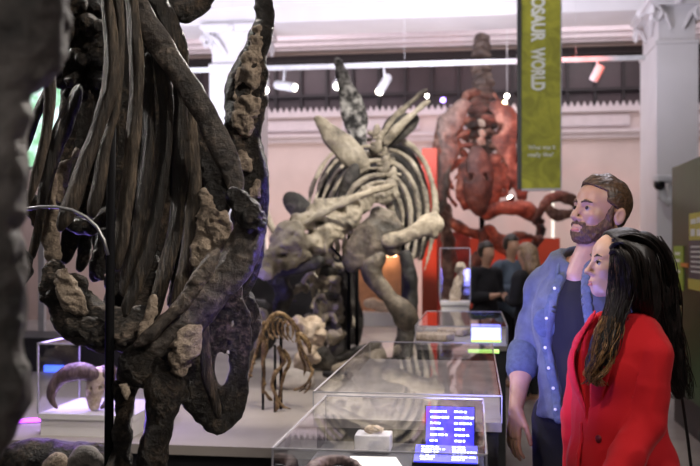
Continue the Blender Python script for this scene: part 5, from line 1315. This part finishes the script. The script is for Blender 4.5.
topg = [[(612,245,1.5,2.83),(618,238,3,2.80),(631,235,4,2.785),(648,243,5,2.80),(658,262,8,2.86),(662,290,10,2.92),(668,320,10,2.97)], [(610,252,1.5,2.82),(615,245,3,2.79),(623,242,4,2.765),(635,252,6,2.76),(640,275,8,2.77),(643,305,9,2.80),(650,332,8,2.88)], [(611,254,1.5,2.80),(615,250,3,2.775),(622,252,5,2.75),(628,272,7,2.75),(630,300,8,2.76)]]
topg += [[(613,240,1.5,2.86),(619,235,2.5,2.86),(632,231.5,3,2.86),(650,237,4,2.87),(663,249,5,2.90),(670,275,6,2.95),(674,305,7,2.98)], [(612,243,1.5,2.82),(620,235.5,3,2.81),(640,234,4,2.80),(658,246,5,2.82),(667,270,7,2.88),(671,300,8,2.95)]]
strands('hair_strand', topg, 420, .0019, M['hair_f'], 0, .003)
strands('hair_strand', [front], 80, .0016, M['hair_f'], 0, .012)
fr_low = [(614,322,8,2.76),(611,334,10,2.745),(607,345,11,2.73),(603,362,9,2.72),(596,376,7,2.72),(588,384,4,2.72)]
fr_low2 = [(608,316,6,2.755),(604,330,8,2.74),(603,346,9,2.725),(596,362,8,2.72),(592,374,6,2.72),(603,386,3,2.72)]
strands('hair_strand', [fr_low, fr_low2], 60, .0018, M['hair_f'], 0, .013)
strands('hair_tips', [fr_low, fr_low2], 80, .0018, M['hair_gold'], 0, .013)
# shoulder bag behind her
bx = W(690, 470, 3.05)
bag = thing('shoulder_bag', (bx[0]+.01, 3.05, .62), 'thin black bag strap hanging behind the woman in red', 'bag')
c = [W(672, 334, 2.99), W(678, 370, 3.02), W(683, 405, 3.04), W(688, 440, 3.05), W(691, 466, 3.05), (bx[0]+.01, 3.05, .76)]
m = MB(); m.tube(c, .0055, 8); m.build('strap', M['shoe'], bag, True)
MB().box((bx[0]+.03, 3.05, .69), (.22, .08, .16), Matrix.Rotation(-.9, 3, 'Z'), .02).build('pouch', M['shoe'], bag, True)

# ------------------------------------------------------------------ visitors in the background
def visitor(x, D, height, yaw, coat, hair, legs, label, bend=0.0, hy=None, long_hair=False):
    sc_ = height/1.75; o = W(x, 0, D); org = np.array([o[0], D, 0]); fr = frame(math.sin(yaw), -math.cos(yaw), org); fr[:3, :3] *= sc_
    p = thing('person', org, label, 'person')
    s = S(fr, k=.04)
    s.ell((0, 0, .95), (.11, .15, .12)); s.ell((.0, 0, 1.2), (.11, .16, .24)); s.chain([((0, -.15, 1.40), .055), ((0, .15, 1.40), .055)])
    s.cap((0, 0, 1.42), (.03, 0, 1.55), .05); s.ell((.04+bend, 0, 1.64), (.095, .075, .115)); s.ell((.13+bend, 0, 1.61), (.018, .014, .02), k=.02)
    for q in (-1, 1):
        s.chain([((0, q*.085, .92), .085), ((.02, q*.09, .5), .055), ((-.02, q*.09, .08), .04)]); s.cap((-.02, q*.09, .05), (.12, q*.1, .03), .035)
        s.chain([((0, q*.185, 1.38), .048), ((.02, q*.22, 1.12), .042), ((.22, q*.10, 1.14), .030), ((.29, q*.05, 1.16), .028)])
    sculpt('body', s, M['skin_m'], .014, p)
    s = S(fr, k=.04); s.ell((0, 0, .95), (.14, .18, .16)); s.ell((.0, 0, 1.2), (.135, .185, .26)); s.chain([((0, -.16, 1.40), .075), ((0, .16, 1.40), .075)])
    for q in (-1, 1): s.chain([((0, q*.19, 1.38), .066), ((.02, q*.225, 1.12), .058), ((.18, q*.12, 1.14), .05)], k=.02)
    s.fn(lambda x_, y_, z_, f: np.maximum(f, .80-z_)); sculpt('coat', s, coat, .014, p, [(.012, 8, 2, 'ridge')])
    s = S(fr, k=.03)
    for q in (-1, 1): s.chain([((0, q*.085, .90), .095), ((.02, q*.09, .5), .068), ((-.02, q*.09, .1), .055)])
    sculpt('trousers', s, legs, .016, p)
    s = S(fr, k=.02); s.ell((.02+bend, 0, 1.67), (.11, .09, .115))
    if long_hair: s.chain([((-.03+bend, 0, 1.66), .09), ((-.06+bend*.5, 0, 1.5), .085), ((-.08, 0, 1.36), .06)])
    s.fn(lambda x_, y_, z_, f: np.maximum(f, np.minimum(x_-(.05+bend), 1.70-z_))); sculpt('hair', s, hair, .010, p, [(.008, 25, 2, 'ridge')])
    return p
grey_blue = simple('slate_jacket', (.09, .12, .17), .8); blk = simple('dark_coat', (.010, .010, .014), .85); hb = hairmat('hair_fair', (.14, .09, .05), (.40, .27, .17)); hd = hairmat('hair_dark', (.01, .008, .007), (.04, .03, .02))
visitor(485, 9.8, 1.62, .6, blk, hd, blk, 'background visitor in a black coat nearest the upright glass case')
visitor(510, 10.3, 1.70, .5, grey_blue, hd, blk, 'background visitor in slate blue top facing us, looking down')
visitor(528, 9.2, 1.60, -2.4, blk, hb, blk, 'background visitor with fair hair and black coat, nearest the man', long_hair=True)
# =============================================================== light
def area(loc, tgt, size, power, col, name='unseen_light', spread=None):
    l = bpy.data.lights.new(name, 'AREA'); l.energy = power; l.color = col; l.size = size
    if spread: l.spread = math.radians(spread)
    o = bpy.data.objects.new(name, l); COL.objects.link(o); o.location = Vector([float(a) for a in loc])
    d = Vector([float(a) for a in tgt])-o.location; o.rotation_euler = d.to_track_quat('-Z', 'Y').to_euler(); return o
def spotl(loc, tgt, power, col, angle=40, blend=.6, r=.06, name='spot_light'):
    l = bpy.data.lights.new(name, 'SPOT'); l.energy = power; l.color = col; l.spot_size = math.radians(angle); l.spot_blend = blend; l.shadow_soft_size = r
    o = bpy.data.objects.new(name, l); COL.objects.link(o); o.location = Vector([float(a) for a in loc])
    d = Vector([float(a) for a in tgt])-o.location; o.rotation_euler = d.to_track_quat('-Z', 'Y').to_euler(); return o
w = bpy.data.worlds.new('hall'); sc.world = w; w.use_nodes = True
w.node_tree.nodes['Background'].inputs[0].default_value = (.5, .48, .55, 1); w.node_tree.nodes['Background'].inputs[1].default_value = .06
# unseen area lamps added under the ceiling as general fill
area((0, 5, 7.0), (0, 5.2, 0), 5, 75, (1, .92, .88))
area((1.5, 10.5, 7.0), (1.5, 10.8, 0), 5, 80, (.95, .87, .93))
# unseen lamps added to brighten the beam, pillars and back wall
area(RM(-4, 9.6, 2.6), RM(-4, 13.4, 6.2), 3, 110, (.86, .84, 1.0), spread=120)
area(RM(-.6, 10.3, 3.1), RM(.6, 13.4, 6.2), 2, 60, (.90, .86, 1.0), spread=120)
area(RM(-4, 15.2, 6.6), RM(-4, 17.3, 3.2), 3, 100, (.95, .84, .92))
area(RM(2, 15.2, 6.6), RM(2, 17.3, 3.2), 3, 85, (.95, .85, .90))
area(RM(-6, 14.6, .6), RM(-6, 17.3, 3), 3, 26, (1, .75, .62))
area(RM(3.2, 14.6, .6), RM(3.2, 17.3, 3), 2, 25, (1, .75, .62))
# key spots on the dark skeleton
spotl((2.3, 1.6, 4.3), W(215, 240, 3), 430, (1, .88, .76), 36, r=.04)
spotl((1.1, 5.6, 4.6), W(150, 150, 3), 800, (1, .92, .84), 40, r=.04)
spotl((-3.4, 4.6, 4.2), W(70, 180, 3), 420, (1, .92, .86), 40, r=.04)
spotl((-.2, .4, 4.0), W(120, 120, 3), 15, (1, .9, .8), 40, r=.04)
spotl((-.5, -1.0, 3.0), W(15, 200, 1.35), 45, (1, .95, .9), 40)
area(RM(-3, 13.9, .8), RM(-1.5, 17.3, 2.6), 2, 55, (1, .76, .60))  # unseen warm lamp added to brighten the lower back wall
spotl((1.0, 3.9, .75), W(228, 320, 3.0), 140, (.22, .15, 1.0), 40)
spotl((.25, 1.7, 1.2), W(234, 332, 3.0), 60, (.16, .10, 1.0), 17, 1.0)
spotl((.9, .9, 3.2), W(196, 300, 2.9), 120, (1, .9, .8), 16, 1.0)
spotl((-1.6, 4.3, .8), W(90, 250, 3.2), 22, (.3, .2, 1.0), 60)
spotl(W(40, 440, 4.0)+[0, -.1, .25], W(85, 466, 3.6), 3.5, (.45, .2, 1.0), 90)
# plated skeleton
spotl((2.5, 5.0, 5.5), W(370, 190, 8.3), 1100, (1, .94, .84), 32)
spotl((-3.6, 6.0, 5.5), W(330, 215, 8.0), 110, (1, .94, .86), 34)
spotl((-1.6, 6.6, .8), W(285, 280, 7.6), 30, (.25, .2, 1), 50)
spotl((1.2, 5.0, 4.6), W(375, 335, 7.6), 420, (1, .88, .72), 22)
spotl((.6, 4.2, 3.6), W(445, 330, 6.2), 60, (1, .95, .88), 22)
# golden skeleton and deck
spotl((.2, 4.2, 3.8), W(280, 350, GD), 230, (1, .88, .68), 24)
spotl((-1.6, 4.0, 4.5), W(250, 400, 5.4), 190, (1, .92, .85), 60)
# red light on the back skeleton
spotl((3.6, 9.2, 4.6), W(490, 170, 13), 420, (1, .12, .05), 34)
spotl((.4, 9.4, 1.2), W(470, 190, 13), 160, (1, .16, .06), 40)
spotl((2.0, 10.8, 6.5), W(480, 80, 13), 70, (1, .8, .7), 30)
# banner
spotl((1.0, 4.5, 3.6), W(540, 90, 9.5), 140, (1, 1, .92), 46)
spotl((.2, 6.8, 3.6), W(508, 262, 9.8), 60, (1, .9, .85), 30)
spotl((2.6, 5.2, 3.6), W(680, 240, 7), 90, (1, .95, .85), 50)
# horned skull case
area(W(84, 360, 5.1)+[0, 0, .25], W(84, 430, 5.1), .3, 7, (.50, .36, 1))
area(W(30, 428, 5.2), W(30, 440, 5.2), .25, 9, (.7, .3, 1))
# visitors: warm key from upper left front, red jacket from above, added unseen violet lamp boosting the screens' glow
spotl((-.7, 1.3, 3.3), W(600, 260, 3.1), 105, (1, .84, .70), 40, r=.12)
spotl((2.4, .9, 3.6), W(640, 350, 2.9), 115, (1, .92, .86), 40, r=.12)
area((.30, 2.70, 1.16), W(545, 320, 3.2), .2, 3, (.25, .25, 1), spread=100)
spotl((1.5, 4.4, 3.4), W(620, 220, 3.1), 30, (.9, .88, 1), 40)

cam = bpy.data.cameras.new('camera'); co = bpy.data.objects.new('camera', cam); COL.objects.link(co)
co.location = (0, 0, CZ); co.rotation_euler = (math.pi/2, 0, 0)
cam.sensor_width = 36; cam.lens = 36*F/700; cam.shift_y = (HZ-233)/700
cam.clip_start = .05
cam.dof.use_dof = True; cam.dof.focus_distance = 3.1; cam.dof.aperture_fstop = 3.2
sc.camera = co
sc.view_settings.view_transform = 'Standard'; sc.view_settings.look = 'None'; sc.view_settings.gamma = 1; sc.view_settings.exposure = .5
